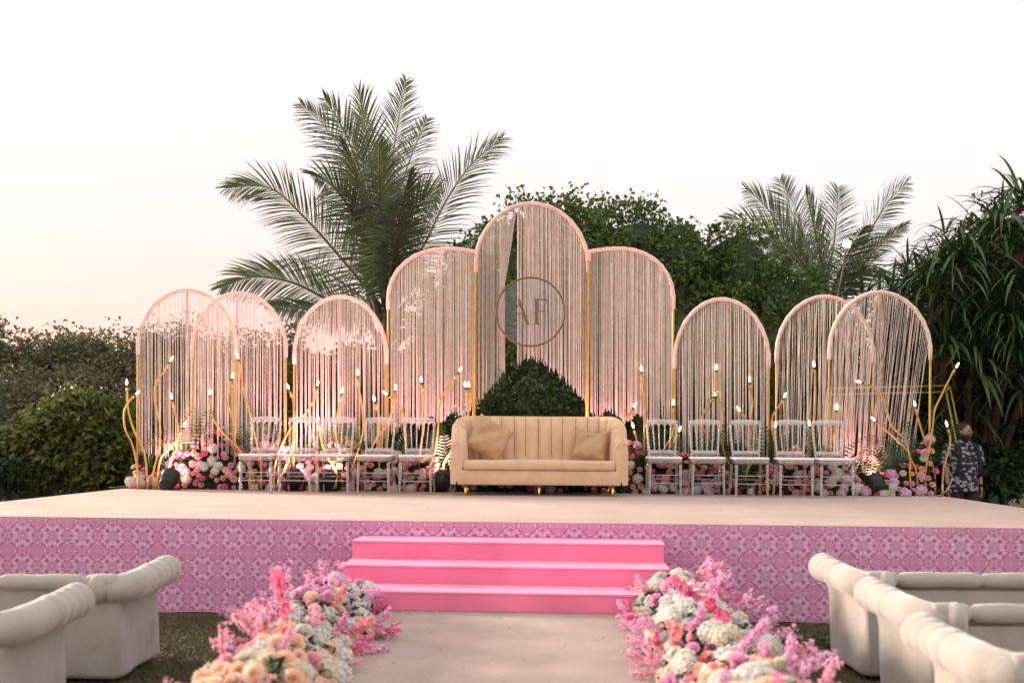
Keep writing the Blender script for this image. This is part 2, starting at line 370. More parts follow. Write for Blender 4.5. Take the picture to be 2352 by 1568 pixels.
def build_arch(A):
    Y = A['Y']; base = W((A['x0'] + A['x1']) / 2, 1120, Y); base.z = .8
    t = thing('string_arch', A['label'], 'arch', tuple(base), 0, 'string curtain arches across the stage')
    L = lambda x, y, dy=0: W(x, y, Y) - base + Vector((0, dy, 0))
    xs = [A['x0'] + (A['x1'] - A['x0']) * (.5 - .5 * math.cos(math.pi * i / 36)) for i in range(37)]
    top = [L(x, arch_y(x, A)) for x in xs]
    a, b = top[0].copy(), top[-1].copy(); a.z = 0; b.z = 0
    mb = MB(); mb.tube([a] + [a.lerp(top[0], .5)] + top + [b.lerp(top[-1], .5)] + [b], .015, 8); mb.build('pipe_frame', M['gold'], t)
    mb = MB(); lo0 = top[0].copy(); lo0.z -= .12; lo1 = top[-1].copy(); lo1.z -= .12
    pth = ([lo0] if not A.get('peak') or A['peak'][0] - A['x0'] > 60 else []) + top + ([lo1] if not A.get('peak') or A['x1'] - A['peak'][0] > 80 else [])
    mb.tube(pth, [.027 + .003 * math.sin(i * 2.3) for i in range(len(pth))], 8); mb.build('fabric_wrap', M[A['wrap']], t)
    # strings
    rr = random.Random(int(A['x0'])); mb = MB(); w = A['x1'] - A['x0']
    cl = []; x = A['x0']
    while x < A['x1']: cl.append(x); x += rr.uniform(4, 13)
    n = int(A['n'] * (1.12 if A['bot'](.5) < 1000 else .95))
    for i in range(n):
        u = (i + rr.uniform(.1, .9)) / n; x = A['x0'] + 3 + (w - 6) * u
        yt = arch_y(x, A)
        cc = min(cl, key=lambda c: abs(c - x)); pull = (A['clump'] * .8 + .12 if A['bot'](.5) < 1000 else min(.92, A['clump'] * 1.35 + .22)) * rr.uniform(.6, 1.05)
        xb = x + (cc - x) * pull + A['drift'] * (.4 + .9 * u) + rr.gauss(0, .6)
        if abs(A['drift']) > 5: xb += rr.gauss(0, 6)
        yb = A['bot'](u) + rr.gauss(0, 5)
        if rr.random() < .04: yb -= rr.uniform(5, 60)
        dy = rr.uniform(-.02, .02); pts = [L(x, yt, dy)]
        if w > 250 and 1150 < x < 1188:           # tied-aside bunch of the centre arch
            k = (x - 1150) / 38; xb = 1147 + 13 * k
            pts += [L(x + (xb - x) * .45, yt + (655 - yt) * .5, -.05), L(xb, 655, -.14), L(xb + rr.uniform(-1, 1), 760, -.14)]
            yb = 850 + rr.gauss(0, 8)
        else:
            for k in (.33, .66): pts.append(L(x + (xb - x) * k, yt + (yb - yt) * k, dy + rr.uniform(-.004, .004)))
        pts.append(L(xb, yb, dy * 1.5))
        if A['x0'] > 1700 and rr.random() < .55:   # curling tangled ends
            e = rr.uniform(-26, 4); pts += [L(xb + e * .35, yb + rr.uniform(8, 16), rr.uniform(-.1, .02)), L(xb + e, yb + rr.uniform(18, 30), rr.uniform(-.14, .03))]
        if A['x0'] > 430 and A['x1'] < 900 and rr.random() < .12:
            e = rr.uniform(-14, 14); pts += [L(xb + e, yb + rr.uniform(8, 20), rr.uniform(-.1, 0))]
        r = rr.choice((.0024, .003, .0036, .0044))
        mb.tube(pts, r, 3, cap=False)
    # a dense wrapped tassel line at the crown
    if not A.get('peak'):
        for i in range(9):
            x = (A['x0'] + A['x1']) / 2 + rr.gauss(-2, 4); 
            mb.tube([L(x, arch_y(x, A)), L(x + rr.gauss(0, 1.5), (arch_y(x, A) + A['bot'](.5)) / 2, .01), L(x + rr.gauss(0, 2), A['bot'](.5) - 5, .01)], .004, 3, cap=False)
    mb.build('string_fringe', M['string'], t, kind='stuff')
for A in ARCH: build_arch(A)

# monogram ring
def monogram():
    c = W(1218.5, 716, 13.02); t = thing('monogram_sign', 'round clear acrylic sign with gold rim and letters A F, hung in the centre arch', 'sign', tuple(c))
    r = .447; mb = MB()
    ring = [(math.cos(a) * r, 0, math.sin(a) * r) for a in [2 * math.pi * i / 64 for i in range(65)]]
    mb.tube(ring, .013, 6, cap=False); mb.build('gold_rim', M['antique'], t)
    am = bpy.data.materials.new('clear_acrylic'); am.use_nodes = True; n = am.node_tree
    tr = n.nodes.new('ShaderNodeBsdfTransparent'); gl = n.nodes.new('ShaderNodeBsdfGlossy'); gl.inputs['Roughness'].default_value = .05
    tr.inputs[0].default_value = (.93, .92, .93, 1); ms = n.nodes.new('ShaderNodeMixShader'); ms.inputs[0].default_value = .05
    n.links.new(tr.outputs[0], ms.inputs[1]); n.links.new(gl.outputs[0], ms.inputs[2]); n.links.new(ms.outputs[0], n.nodes['Material Output'].inputs[0])
    mb = MB(); k = 48
    f = [(math.cos(2 * math.pi * i / k) * (r - .012), -.002, math.sin(2 * math.pi * i / k) * (r - .012)) for i in range(k)]
    g = [(x, .002, z) for x, y, z in f]
    a = mb.grid([f, g], True); mb.face(tuple(range(k - 1, -1, -1))); mb.face(tuple(range(k, 2 * k))); mb.build('acrylic_disc', am, t, smooth=False)
    s = .00085
    def poly(mb, pts):
        q = [((x - 925) * s, (805 - y) * s) for x, y in pts]
        ar = sum(q[i][0] * q[(i + 1) % len(q)][1] - q[(i + 1) % len(q)][0] * q[i][1] for i in range(len(q)))
        if ar < 0: q = q[::-1]
        n = len(q); k = len(mb.v)
        mb.v += [(x, -.016, z) for x, z in q] + [(x, -.006, z) for x, z in q]
        mb.face(tuple(k + i for i in range(n))); mb.face(tuple(k + n + n - 1 - i for i in range(n)))
        for i in range(n): j = (i + 1) % n; mb.face((k + j, k + i, k + n + i, k + n + j))
    a = MB()
    poly(a, [(722, 622), (735, 612), (755, 612), (772, 640), (906, 985), (930, 992), (930, 1000), (835, 1000), (835, 992), (856, 984)])
    poly(a, [(738, 668), (748, 690), (640, 960), (650, 990), (672, 992), (672, 1000), (585, 1000), (585, 992), (615, 986)])
    poly(a, [(682, 826), (800, 826), (804, 842), (678, 842)]); a.build('letter_a', M['antique'], t, smooth=False)
    a = MB()
    poly(a, [(975, 608), (1150, 608), (1178, 612), (1190, 682), (1177, 682), (1162, 640), (1138, 625), (1046, 625), (1046, 960), (1056, 984), (1074, 992), (1074, 1000), (975, 1000), (975, 992), (988, 984), (990, 960), (990, 630), (975, 618)])
    poly(a, [(1047, 792), (1165, 792), (1165, 808), (1047, 808)]); a.build('letter_f', M['antique'], t, smooth=False)
monogram()

# ---------------------------------------------------------------- gold candle lamps
LS = 1 / 1.08844
def c1(p): return ((300 + p[0] / 2.703) * LS, (680 + p[1] / 2.703) * LS)
def c2(p): return ((900 + p[0] / 2.01) * LS, (480 + p[1] / 2.01) * LS)
def c3(p): return ((1560 + p[0] / 2.613) * LS, (700 + p[1] / 2.613) * LS)
LAMPS = [
 (c1, 'wavy gold candle lamp at the bed end, upright bulb, just left of the first arch', [(45,735),(48,800),(58,950),(110,1110),(165,1220),(190,1465)]),
 (c1, 'short gold lamp hooked over to the first arch post at the bed end', [(125,808),(70,860),(30,940),(35,1060),(85,1170),(118,1330),(122,1465)]),
 (c1, 'tall snaking gold lamp whose bulb leans over the first arch strings', [(352,580),(305,660),(245,750),(235,870),(270,1040),(262,1200),(225,1360),(228,1465)]),
 (c1, 'copper-toned lamp inside the first arch, bulb pointing straight up', [(345,830),(360,900),(385,1000),(400,1090),(385,1180),(335,1300),(325,1465)]),
 (c1, 'low gold lamp leaning over the pink flowers beside the first par light', [(440,1020),(400,1110),(340,1190),(275,1260),(240,1460)]),
 (c1, 'thin lamp in the second arch with faint bulb and copper stem', [(608,800),(605,870),(630,990),(700,1090),(780,1170),(860,1290),(900,1370),(905,1465)]),
 (c1, 'gold lamp weaving up beside the first arch right post', [(762,690),(745,760),(730,880),(755,970),(780,1050),(775,1150),(835,1240),(880,1360),(875,1465)]),
 (c1, 'tallest lamp leaning behind the first clear chair', [(790,560),(805,620),(835,800),(870,930),(915,1130),(950,1280),(955,1465)]),
 (c1, 'gold lamp rising between second and third arches', [(1132,765),(1165,850),(1180,960),(1168,1080),(1165,1160),(1130,1290),(1040,1465)]),
 (c1, 'gold lamp bending from behind the second clear chair toward the third arch', [(1338,740),(1320,850),(1240,970),(1160,1050),(1100,1150),(1050,1290),(1020,1465)]),
 (c1, 'pink-lit lamp in the third arch above the third clear chair', [(1503,790),(1470,960),(1455,1060),(1480,1180),(1500,1290),(1500,1465)]),
 (c1, 'tall lamp in the third arch with bulb pointing straight up', [(1605,670),(1610,750),(1635,900),(1645,1050),(1620,1180),(1570,1330),(1560,1465)]),
 (c1, 'low lamp whose bulb stands between second and third clear chairs', [(1338,980),(1350,1050),(1360,1130),(1400,1240),(1460,1340),(1460,1465)]),
 (c1, 'lamp with tilted bulb above the fourth clear chair', [(1715,850),(1745,960),(1750,1080),(1750,1180),(1690,1260),(1640,1380),(1640,1465)]),
 (c2, 'lamp arching down rightward from the third arch edge', [(120,1005),(185,1055),(215,1110),(222,1200),(235,1330),(240,1480)]),
 (c2, 'upright lamp sweeping left behind the fourth clear chair', [(180,975),(170,1060),(140,1160),(90,1230),(40,1330),(10,1440),(10,1490)]),
 (c2, 'short tilted lamp in the gap before the half-rounded arch', [(70,1030),(95,1120),(102,1200),(98,1330),(92,1480)]),
 (c2, 'lamp rising straight behind the fifth clear chair', [(307,935),(320,1050),(322,1160),(302,1300),(295,1400),(293,1490)]),
 (c2, 'tall lamp leaning toward the centre arch beside the sofa', [(508,885),(470,940),(410,1030),(395,1150),(380,1290),(355,1370),(345,1490)]),
 (c2, 'one of the twin lamps at the centre arch post, nearer the palm', [(527,960),(540,1040),(545,1120),(520,1230),(460,1300),(420,1370),(402,1490)]),
 (c2, 'one of the twin lamps at the centre arch post, nearer the monogram', [(545,960),(560,1040),(572,1110),(570,1250),(560,1490)]),
 (c2, 'tall straight lamp right of the sofa, bulb high in the half-rounded arch', [(1413,880),(1420,960),(1430,1100),(1428,1290),(1432,1490)]),
 (c2, 'lamp leaning out from behind the sofa right corner', [(1385,1065),(1335,1145),(1310,1240),(1340,1340),(1370,1420),(1375,1490)]),
 (c2, 'short S-shaped lamp close beside the sofa right arm', [(1370,1165),(1390,1240),(1402,1310),(1392,1400),(1388,1490)]),
 (c3, 'lamp at the post behind the sixth clear chair', [(323,790),(325,900),(322,1000),(270,1090),(205,1200),(195,1385)]),
 (c3, 'low lamp leaning between the sixth and seventh clear chairs', [(367,965),(340,1040),(280,1120),(225,1230),(220,1385)]),
 (c3, 'tall lamp in the lone rounded arch, bulb pointing straight up', [(605,560),(605,660),(606,740),(645,850),(635,1000),(650,1110),(700,1240),(712,1385)]),
 (c3, 'lamp crossing the tall one in the lone rounded arch', [(605,735),(570,790),(515,880),(515,960),(560,1040),(620,1130),(640,1250),(640,1385)]),
 (c3, 'lamp in the lone rounded arch between seventh and eighth clear chairs', [(820,640),(825,700),(840,800),(825,900),(810,1040),(812,1200),(780,1385)]),
 (c3, 'leaning lamp above the eighth clear chair', [(745,835),(790,900),(860,1000),(880,1080),(850,1170),(800,1260),(795,1385)]),
 (c3, 'lamp bowed outward between the lone arch and the overlapping pair', [(1055,745),(1030,800),(975,880),(965,960),(985,1060),(1010,1140),(1045,1230),(1060,1400)]),
 (c3, 'short lamp behind the ninth clear chair with upright bulb', [(990,935),(985,1000),(990,1100),(1035,1230),(1070,1400)]),
 (c3, 'tall upright lamp in the pointed pink arch', [(1240,540),(1248,620),(1250,800),(1240,920),(1200,1040),(1150,1160),(1130,1300),(1130,1400)]),
 (c3, 'short lamp at the back corner of the ninth clear chair', [(1210,925),(1222,1000),(1215,1140),(1197,1290),(1197,1400)]),
 (c3, 'dark-stemmed lamp behind the tenth clear chair', [(1390,820),(1388,900),(1370,1000),(1340,1080),(1292,1180),(1290,1400)]),
 (c3, 'lamp with long copper stem snaking down to the right bed end', [(1525,660),(1610,690),(1680,750),(1720,860),(1750,950),(1840,1050),(1865,1150),(1910,1250),(1922,1415)]),
 (c3, 'lamp leaning left across the long copper stem', [(1622,900),(1700,970),(1800,1060),(1865,1140),(1868,1250),(1872,1415)]),
 (c3, 'pale-stemmed lamp slanting in front of the outermost right arch', [(1898,800),(1910,860),(1950,1000),(2000,1150),(2030,1280),(2030,1410)]),
 (c3, 'tallest lamp at the right bed end, leaning toward the strap leaves', [(2182,550),(2140,620),(2080,740),(2030,850),(2015,980),(1985,1150),(1970,1280),(1972,1412)]),
 (c3, 'last lamp beside the man in the patterned shirt', [(2105,930),(2130,1020),(2125,1100),(2090,1220),(2080,1340),(2080,1415)]),
]
em = bpy.data.materials.new('glowing_bulb'); em.use_nodes = True
_b = em.node_tree.nodes['Principled BSDF']; _b.inputs['Base Color'].default_value = (1, .9, .75, 1)
_b.inputs['Emission Color'].default_value = (1, .60, .30, 1); _b.inputs['Emission Strength'].default_value = 2.2
def lamp(i, fn, label, pts):
    q = [fn(p) for p in pts]; x, y = q[-1]
    base = Wz(x, y, .8); Y = min(13.15, max(12.75, base.y)); base = W(x, y, Y); base.z = .8
    t = thing('candle_lamp', label, 'lamp', tuple(base), 0, 'curved gold candle lamps among the flowers')
    rr = random.Random(i)
    P = [W(a, b, Y + (0 if k == len(q) - 1 else rr.uniform(-.03, .03))) - base for k, (a, b) in enumerate(q)]; P[-1] = Vector((0, 0, 0))
    d = (P[0] - P[1]).normalized(); tip = P[0] + d * .02
    sm = smooth_path([tip - d * .11] + P[1:], 6)
    mb = MB(); mb.tube(sm[:1] + sm, [.0125] * (len(sm) + 1), 8); mb.build('stem', M['gold'], t)
    mb = MB(); mb.tube([(0, 0, .002), (0, 0, .16)], .0165, 8); mb.build('sleeve', M['gold'], t)
    mb = MB(); mb.tube([sm[0] + d * .004, sm[0] - d * .075], .0165, 8); mb.build('sleeve', M['gold'], t)
    mb = MB(); a = tip - d * .105; mb.tube([a, a + d * .03], .015, 8); mb.build('socket', M['black'], t)
    mb = MB(); prof = [(0, .006), (.15, .011), (.4, .016), (.65, .012), (.85, .005), (1, .0012)]
    mb.turned(a + d * .031, a + d * .115, prof, 8); mb.build('bulb', em, t)
for i, (fn, lb, pts) in enumerate(LAMPS): lamp(i, fn, lb, pts)

# ---------------------------------------------------------------- clear chairs
cr = bpy.data.materials.new('clear_resin'); cr.use_nodes = True; n = cr.node_tree
tr = n.nodes.new('ShaderNodeBsdfTransparent'); tr.inputs[0].default_value = (.93, .88, .87, 1)
gl = n.nodes.new('ShaderNodeBsdfGlossy'); gl.inputs['Roughness'].default_value = .12
df = n.nodes.new('ShaderNodeBsdfDiffuse'); df.inputs[0].default_value = (.97, .90, .88, 1)
lw = n.nodes.new('ShaderNodeLayerWeight'); lw.inputs[0].default_value = .32
m1 = n.nodes.new('ShaderNodeMixShader'); m2 = n.nodes.new('ShaderNodeMixShader'); m1.inputs[0].default_value = .23
n.links.new(tr.outputs[0], m1.inputs[1]); n.links.new(df.outputs[0], m1.inputs[2])
n.links.new(lw.outputs[1], m2.inputs[0]); n.links.new(m1.outputs[0], m2.inputs[1]); n.links.new(gl.outputs[0], m2.inputs[2])
n.links.new(m2.outputs[0], n.nodes['Material Output'].inputs[0])
cr2 = cr.copy(); cr2.name = 'clear_resin_turned'
for q_ in cr2.node_tree.nodes:
    if q_.type == 'MIX_SHADER' and not q_.inputs[0].is_linked: q_.inputs[0].default_value = .34
def make_chair():
    t = thing('clear_chair', 'x', 'chair', (0, 0, 0), 0, 'clear resin chairs lined up on the stage')
    sh, hw, fd = .455, .205, 0.0
    mb = MB(); mb.box(-.210, .210, .0, .40, sh - .048, sh, bev=.012); mb.build('seat', cr, t)
    mb = MB(); mb.box(-.212, .212, -.004, .395, sh + .002, sh + .034, bev=.014); mb.build('seat_pad', M['white'], t)
    leg = [(0, .011), (.08, .014), (.3, .016), (.33, .021), (.36, .016), (.62, .019), (.66, .024), (.7, .018), (.93, .022), (1, .02)]
    for sx in (-1, 1):
        mb = MB(); mb.turned((sx * .195, .015, 0), (sx * .188, .03, sh - .056), leg); mb.build('leg', cr, t)
        mb = MB(); mb.turned((sx * .195, .46, 0), (sx * .18, .375, sh - .056), leg); mb.build('leg', cr, t)
    for z in (.16, .26):
        mb = MB(); mb.tube([(-.18, .02, z), (.18, .02, z)], .008, 6); mb.build('stretcher', cr, t)
        for sx in (-1, 1):
            mb = MB(); mb.tube([(sx * .197, .035, z + .02), (sx * .188, .425 - z * .08, z + .02)], .008, 6); mb.build('stretcher', cr, t)
    mb = MB(); mb.tube([(-.18, .42, .2), (.18, .42, .2)], .008, 6); mb.build('stretcher', cr, t)
    bead = [(0, .013), (.1, .012)]
    for k in range(7): a = .18 + k * .09; bead += [(a, .011), (a + .03, .017), (a + .055, .017), (a + .08, .011)]
    bead += [(.86, .012), (.93, .02), (1, .022)]
    sp = [(a, r * .62) for a, r in bead]
    zb, zt = sh + .11, .90
    def back(x, z): return (x, .385 + (z - sh) * .17, z)
    for sx in (-1, 1):
        mb = MB(); mb.turned(back(sx * .160, sh - .04), back(sx * .190, zt), bead); mb.build('back_post', cr2, t)
    for x0, x1 in ((-.094, -.116), (-.032, -.040), (.032, .040), (.094, .116)):
        mb = MB(); mb.turned(back(x0, zb), back(x1, zt), sp, 7); mb.build('spindle', cr2, t)
    # rails with scalloped edges
    def rail(w0, w1, zc, hh, sc, flip):
        mb = MB(); rows = [[], [], [], []]
        for i in range(41):
            u = i / 40; x = -w0 + 2 * w0 * u; s = abs(math.sin(u * math.pi * 5)) * sc
            zlo = zc - hh + (0 if flip else s); zhi = zc + hh - (s if flip else 0) + (.018 * (1 - (2 * u - 1) ** 2) if not flip else 0)
            y = back(0, zc)[1]; cv = -.02 * (2 * u - 1) ** 2 + .01
            for r, (dz, dy) in zip(rows, ((zlo, -.009), (zhi, -.009), (zhi, .009), (zlo, .009))): r.append((x, y + cv + dy, dz))
        rows = [list(q) for q in zip(*rows)]; k = mb.grid(rows, True)
        mb.face((k, k + 1, k + 2, k + 3)); e = k + 40 * 4; mb.face((e + 3, e + 2, e + 1, e)); return mb
    rail(.200, .200, zt + .015, .036, .022, False).build('top_rail', cr2, t)
    rail(.162, .162, sh + .095, .032, .018, True).build('lower_rail', cr2, t)
    mb = MB(); mb.tube([back(-.18, sh + .05), back(.18, sh + .05)], .007, 6); mb.build('stretcher', cr, t)
    return t
ch0 = make_chair()
ORD = ['leftmost', 'second', 'middle', 'fourth', 'rightmost']
CX = [(592+685, 1231), (688+781, 1232), (786+877, 1232), (888+977, 1233), (992+1086, 1233), (1615+1709, 1238), (1723+1818, 1239), (1834+1927, 1241), (1946+2038, 1243), (2046+2142, 1244)]
for i, (sx, py) in enumerate(CX):
    o = ch0 if i == 0 else copy_tree(ch0)
    x = sx / 2 * LS; p = Wz(x, py * LS + 1, .8); o.location = (p.x, max(12.02, min(12.4, p.y)), .8)
    o.rotation_euler = (0, 0, -.03 + R.uniform(-.04, .04)); o.scale = (1.0,) * 3
    side = 'between palm side and sofa' if i < 5 else 'right of the sofa'
    k = i % 5
    nm = {0: 'leftmost', 1: 'second from left', 2: 'middle one', 3: 'fourth from left', 4: 'rightmost'}[k]
    o['label'] = 'clear resin chair with white pad, %s of the five %s' % (nm, 'left of the sofa' if i < 5 else 'right of the sofa')

# ---------------------------------------------------------------- centre sofa
def sofa():
    c = Wz(1238, 1137, .8); base = Vector((W(1238, 1137, 12.15).x, 12.15, .8))
    t = thing('velvet_sofa', 'curved beige velvet three-seat sofa with channelled back and gold legs', 'sofa', tuple(base), -.01)
    Wd, D = 1.06, .80
    # plan path of wall centreline
    P = [(-1.01, .0), (-1.01, .2), (-1.0, .42), (-.93, .60), (-.78, .71), (-.5, .75), (0, .76), (.5, .75), (.78, .71), (.93, .60), (1.0, .42), (1.01, .2), (1.01, .0)]
    sm = smooth_path([(x, y, 0) for x, y in P], 22); n = len(sm)
    ss = [0.0]
    for i in range(1, n): ss.append(ss[-1] + (sm[i] - sm[i - 1]).length)
    tot = ss[-1]; rows = []
    rim = []
    for i, p in enumerate(sm):
        tg = (sm[min(i + 1, n - 1)] - sm[max(i - 1, 0)]).normalized(); nin = Vector((tg.y, -tg.x, 0))   # points inward
        s = ss[i] / tot; e = min(s, 1 - s)
        hh = .66 + .33 * min(1, max(0, (e - .03) / .22)) ** .8 * 1.0
        hh = .655 + .33 * (1 - (1 - min(1, max(0, (e - .02) / .20))) ** 2.0)
        th = .075 - .015 * min(1, e / .3)
        sc = .055 * (abs(math.sin(s * math.pi * 20)) ** .40) * min(1, e / .05)
        lean = nin * -.055
        row = []
        zb = .135
        for (o, z, k) in ((th * .2, zb, 0), (th, zb + .01, 0), (th + .0, zb + .25, 0), (th, hh * .8, .6), (th * .95, hh - .05, 1), (th * .55, hh - .008, 1), (0, hh, 1)):
            q = p - nin * o + lean * k * e * 3; row.append((q.x, q.y, z))
        for (o, z, k, f) in ((th * .6, hh - .004, 1, .3), (th * .95, hh - .045, 1, .8), (th, hh * .8, .6, 1), (th, .48, .1, 1), (th, .33, 0, 1)):
            q = p + nin * (o + sc * f) + lean * k * e * 3; row.append((q.x, q.y, z))
        rows.append(row)
        rim.append(Vector(row[6]))
    mb = MB(); mb.grid(rows, flip=False)
    for r in (rows[0], rows[-1]):      # front caps
        k = len(mb.v); mb.v += [tuple(q) for q in r]; f = tuple(range(k, k + len(r))); mb.face(f if r is rows[0] else f[::-1])
    mb.build('backrest', M['velvet'], t)
    for j in range(2, 19):
        i = min(range(n), key=lambda q: abs(ss[q] / tot - j / 20)); mb = MB(); pr = [Vector(v) for v in rows[i][7:11]]
        mb.tube([p + Vector((0, -.004, 0)) for p in pr], .0045, 5); mb.build('channel_seam_shade', M['seam'], t)
    mb = MB(); mb.tube(rim, .009, 6); mb.build('piping', M['velvet'], t)
    mb = MB(); mb.box(-1.0, 1.0, -.02, .72, .135, .315, bev=.02); mb.build('seat_base', M['velvet'], t)
    mb = MB(); mb.box(-.925, .925, -.045, .70, .318, .435, bev=.03); mb.build('seat_cushion', M['velvet'], t)
    for x in (-.90, 0, .90):
        for y in (.04, .66):
            mb = MB(); mb.tube([(x, y, 0), (x, y, .02), (x, y, .132)], [.009, .012, .026], 10); mb.build('leg', M['goldleg'], t)
    return base
sb = sofa()
def pillow(label, loc, size, rot, dent=0.0):
    t = thing('throw_pillow', label, 'pillow', loc)
    t.rotation_euler = rot
    mb = MB(); N = 22; h = size / 2
    def surf(sg):
        rows = []
        for i in range(N + 1):
            row = []
            for j in range(N + 1):
                u = -1 + 2 * i / N; v = -1 + 2 * j / N
                e = max(0, (1 - u ** 4) * (1 - v ** 4)) ** .55
                px = u * h * (1 - .10 * (1 - v * v) * abs(u)); pz = v * h * (1 - .10 * (1 - u * u) * abs(v))
                wr = .010 * math.sin(9 * u * v + 5 * u) * e + .008 * math.sin((u - v) * 7 + 1) * e
                y = sg * (.075 * e * size / .42 + wr - dent * .04 * math.exp(-((v - .6) ** 2 + u * u) * 5) * e)
                row.append((px, y, pz + (dent * -.06 * math.exp(-(u * u) * 4) if v > .5 else 0) * (v)))
            rows.append(row)
        return rows
    mb.grid(surf(-1)); mb.grid(surf(1), flip=True)
    mb.build('cushion_cover', M['pillow'], t)
    edge = [(-h, 0, -h), (h, 0, -h), (h, 0, h), (-h, 0, h), (-h, 0, -h)]
pillow('tan satin pillow tipped on its corner against the left sofa arm', tuple(sb + Vector((-.62, .36, .70))), .50, (-.35, .52, .12))
pillow('tan satin pillow slouching at the right end of the sofa', tuple(sb + Vector((.66, .38, .635))), .44, (-.42, .10, -.28), 1.0)

# ---------------------------------------------------------------- white guest sofas in front
vw = bpy.data.materials.new('white_velour'); vw.use_nodes = True; n = vw.node_tree; b = n.nodes['Principled BSDF']
b.inputs['Roughness'].default_value = .9; b.inputs['Sheen Weight'].default_value = .5; b.inputs['Specular IOR Level'].default_value = .1
tc = n.nodes.new('ShaderNodeTexCoord'); t1 = n.nodes.new('ShaderNodeTexNoise'); t1.inputs['Scale'].default_value = 2.2; t1.inputs['Detail'].default_value = 6; t1.inputs['Roughness'].default_value = .65
geo = n.nodes.new('ShaderNodeNewGeometry')
n.links.new(geo.outputs['Position'], t1.inputs['Vector']); rp = n.nodes.new('ShaderNodeValToRGB')
rp.color_ramp.elements[0].position = .28; rp.color_ramp.elements[0].color = (.20, .16, .125, 1); rp.color_ramp.elements[1].position = .41; rp.color_ramp.elements[1].color = (.36, .32, .275, 1)
e = rp.color_ramp.elements.new(.62); e.color = (.41, .37, .32, 1)
n.links.new(t1.outputs[0], rp.inputs[0]); n.links.new(rp.outputs[0], b.inputs['Base Color'])
t2 = n.nodes.new('ShaderNodeTexNoise'); t2.inputs['Scale'].default_value = 7; t2.inputs['Detail'].default_value = 4; n.links.new(geo.outputs['Position'], t2.inputs['Vector'])
bp = n.nodes.new('ShaderNodeBump'); bp.inputs['Strength'].default_value = .45; bp.inputs['Distance'].default_value = .03; n.links.new(t2.outputs[0], bp.inputs['Height']); n.links.new(bp.outputs[0], b.inputs['Normal'])
M['velour'] = vw
def guest_sofa(label, x_in, yb, side, seed, H=.675, L=2.1, D=.72):
    # x_in: X of the inner (aisle-side) panel, yb: Y of the back panel; faces the stage
    rr = random.Random(seed)
    t = thing('guest_sofa', label, 'sofa', (x_in, yb, 0), 0, 'white rolled-arm sofas facing the stage')
    x0, x1 = (-L, 0) if side < 0 else (0, L)
    r = .092; zc = H - r
    def ring(z, o, rnd=.05):
        P = []
        for cx, cy, a0 in ((x1 - rnd, D - rnd, 0), (x0 + rnd, D - rnd, 90), (x0 + rnd, rnd, 180), (x1 - rnd, rnd, 270)):
            for k in range(5):
                a = math.radians(a0 + k * 22.5); P.append(((cx + (rnd + o) * math.cos(a)), (cy + (rnd + o) * math.sin(a)), z))
        out = []; n = len(P)
        for i in range(n):
            a, b_ = Vector(P[i]), Vector(P[(i + 1) % n]); d = (b_ - a).length; m = max(1, int(d / .06))
            for k in range(m): out.append(a.lerp(b_, k / m))
        return out
    rows = []; zs = [.035, .06, .12, .2, .3, .38, .44, .49, .53, .57]
    ph = rr.uniform(0, 6)
    for z in zs:
        f = max(0, (z - .42) / .15); o = .045 * f * f
        nr = [Vector((p.x, max(p.y, 0.0) if p.y < D * .5 else p.y, p.z)) for p in ring(z, o)]
        q = []
        for i, p in enumerate(nr):
            s = i * .06
            w = (.006 * math.sin(s * 7 + z * 5 + ph) + .005 * math.sin(s * 17 + z * 9)) * (1.2 - z)
            c = Vector(((x0 + x1) / 2, D / 2, 0)); d = (Vector((p.x, p.y, 0)) - c).normalized()
            u = p + d * w
            if u.y > D * .72 and x0 + .15 < u.x < x1 - .15: u.z = min(u.z, .27)      # open front below the seat
            q.append(u)
        rows.append(q)
    mb = MB(); k = mb.grid(rows, True); n = len(rows[0]); mb.face(tuple(k + n - 1 - j for j in range(n)))
    mb.build('body_panel', M['velour'], t)
    for u in (x0 + .012, x1 - .152):
        mb = MB(); mb.box(u, u + .14, .04, D - .03, .2, .60, bev=.03); mb.build('arm_panel', M['velour'], t)
    # rolled rim: path along arm - back - arm, tube centre outside the panel
    oo = .035
    def roll(pts, seams, name):
        sm = []
        for a, b_ in zip(pts[:-1], pts[1:]):
            a, b_ = Vector(a), Vector(b_); m = max(2, int((b_ - a).length / .018))
            sm += [a.lerp(b_, i / m) for i in range(m)]
        sm.append(Vector(pts[-1])); tot = 0; rad = []; last = None
        for p in sm:
            if last is not None: tot += (p - last).length
            last = p
            d = min(abs(tot - s) for s in seams) if seams else 1
            rad.append(r * (1.05 - .10 * min(1, tot / .75)) * (1 + .025 * math.sin(tot * 4 + seed)) - .014 * math.exp(-(d / .010) ** 2) - .006 * math.exp(-(d / .03) ** 2) + .002 * math.sin(tot * 23))
        mb = MB()
        # rounded ends
        d1 = (sm[-1] - sm[-2]).normalized(); sm += [sm[-1] + d1 * r * .3, sm[-1] + d1 * r * .5, sm[-1] + d1 * r * .56]; rad += [rad[-1] * .9, rad[-1] * .55, .001]; d0 = (sm[0] - sm[1]).normalized(); pre = [sm[0] + d0 * r * .55, sm[0] + d0 * r * .5, sm[0] + d0 * r * .35]; pr = [.001, r * .45, r * .82]
        mb.tube(pre + sm, pr + rad, 20, cap=False)
        return mb.build(name, M['velour'], t)
    xi = x1 + oo if side < 0 else x0 - oo; xo = x0 - oo if side < 0 else x1 + oo
    sg = -1 if side < 0 else 1
    roll([(xi, D + .03, zc + .012), (xi, D * .5, zc), (xi, .10, zc - .006), (xi + sg * .05, .02, zc - .010), (xi + sg * .16, -oo + .02, zc - .006)], [.085, .175, .27, .385, .80], 'arm_roll')
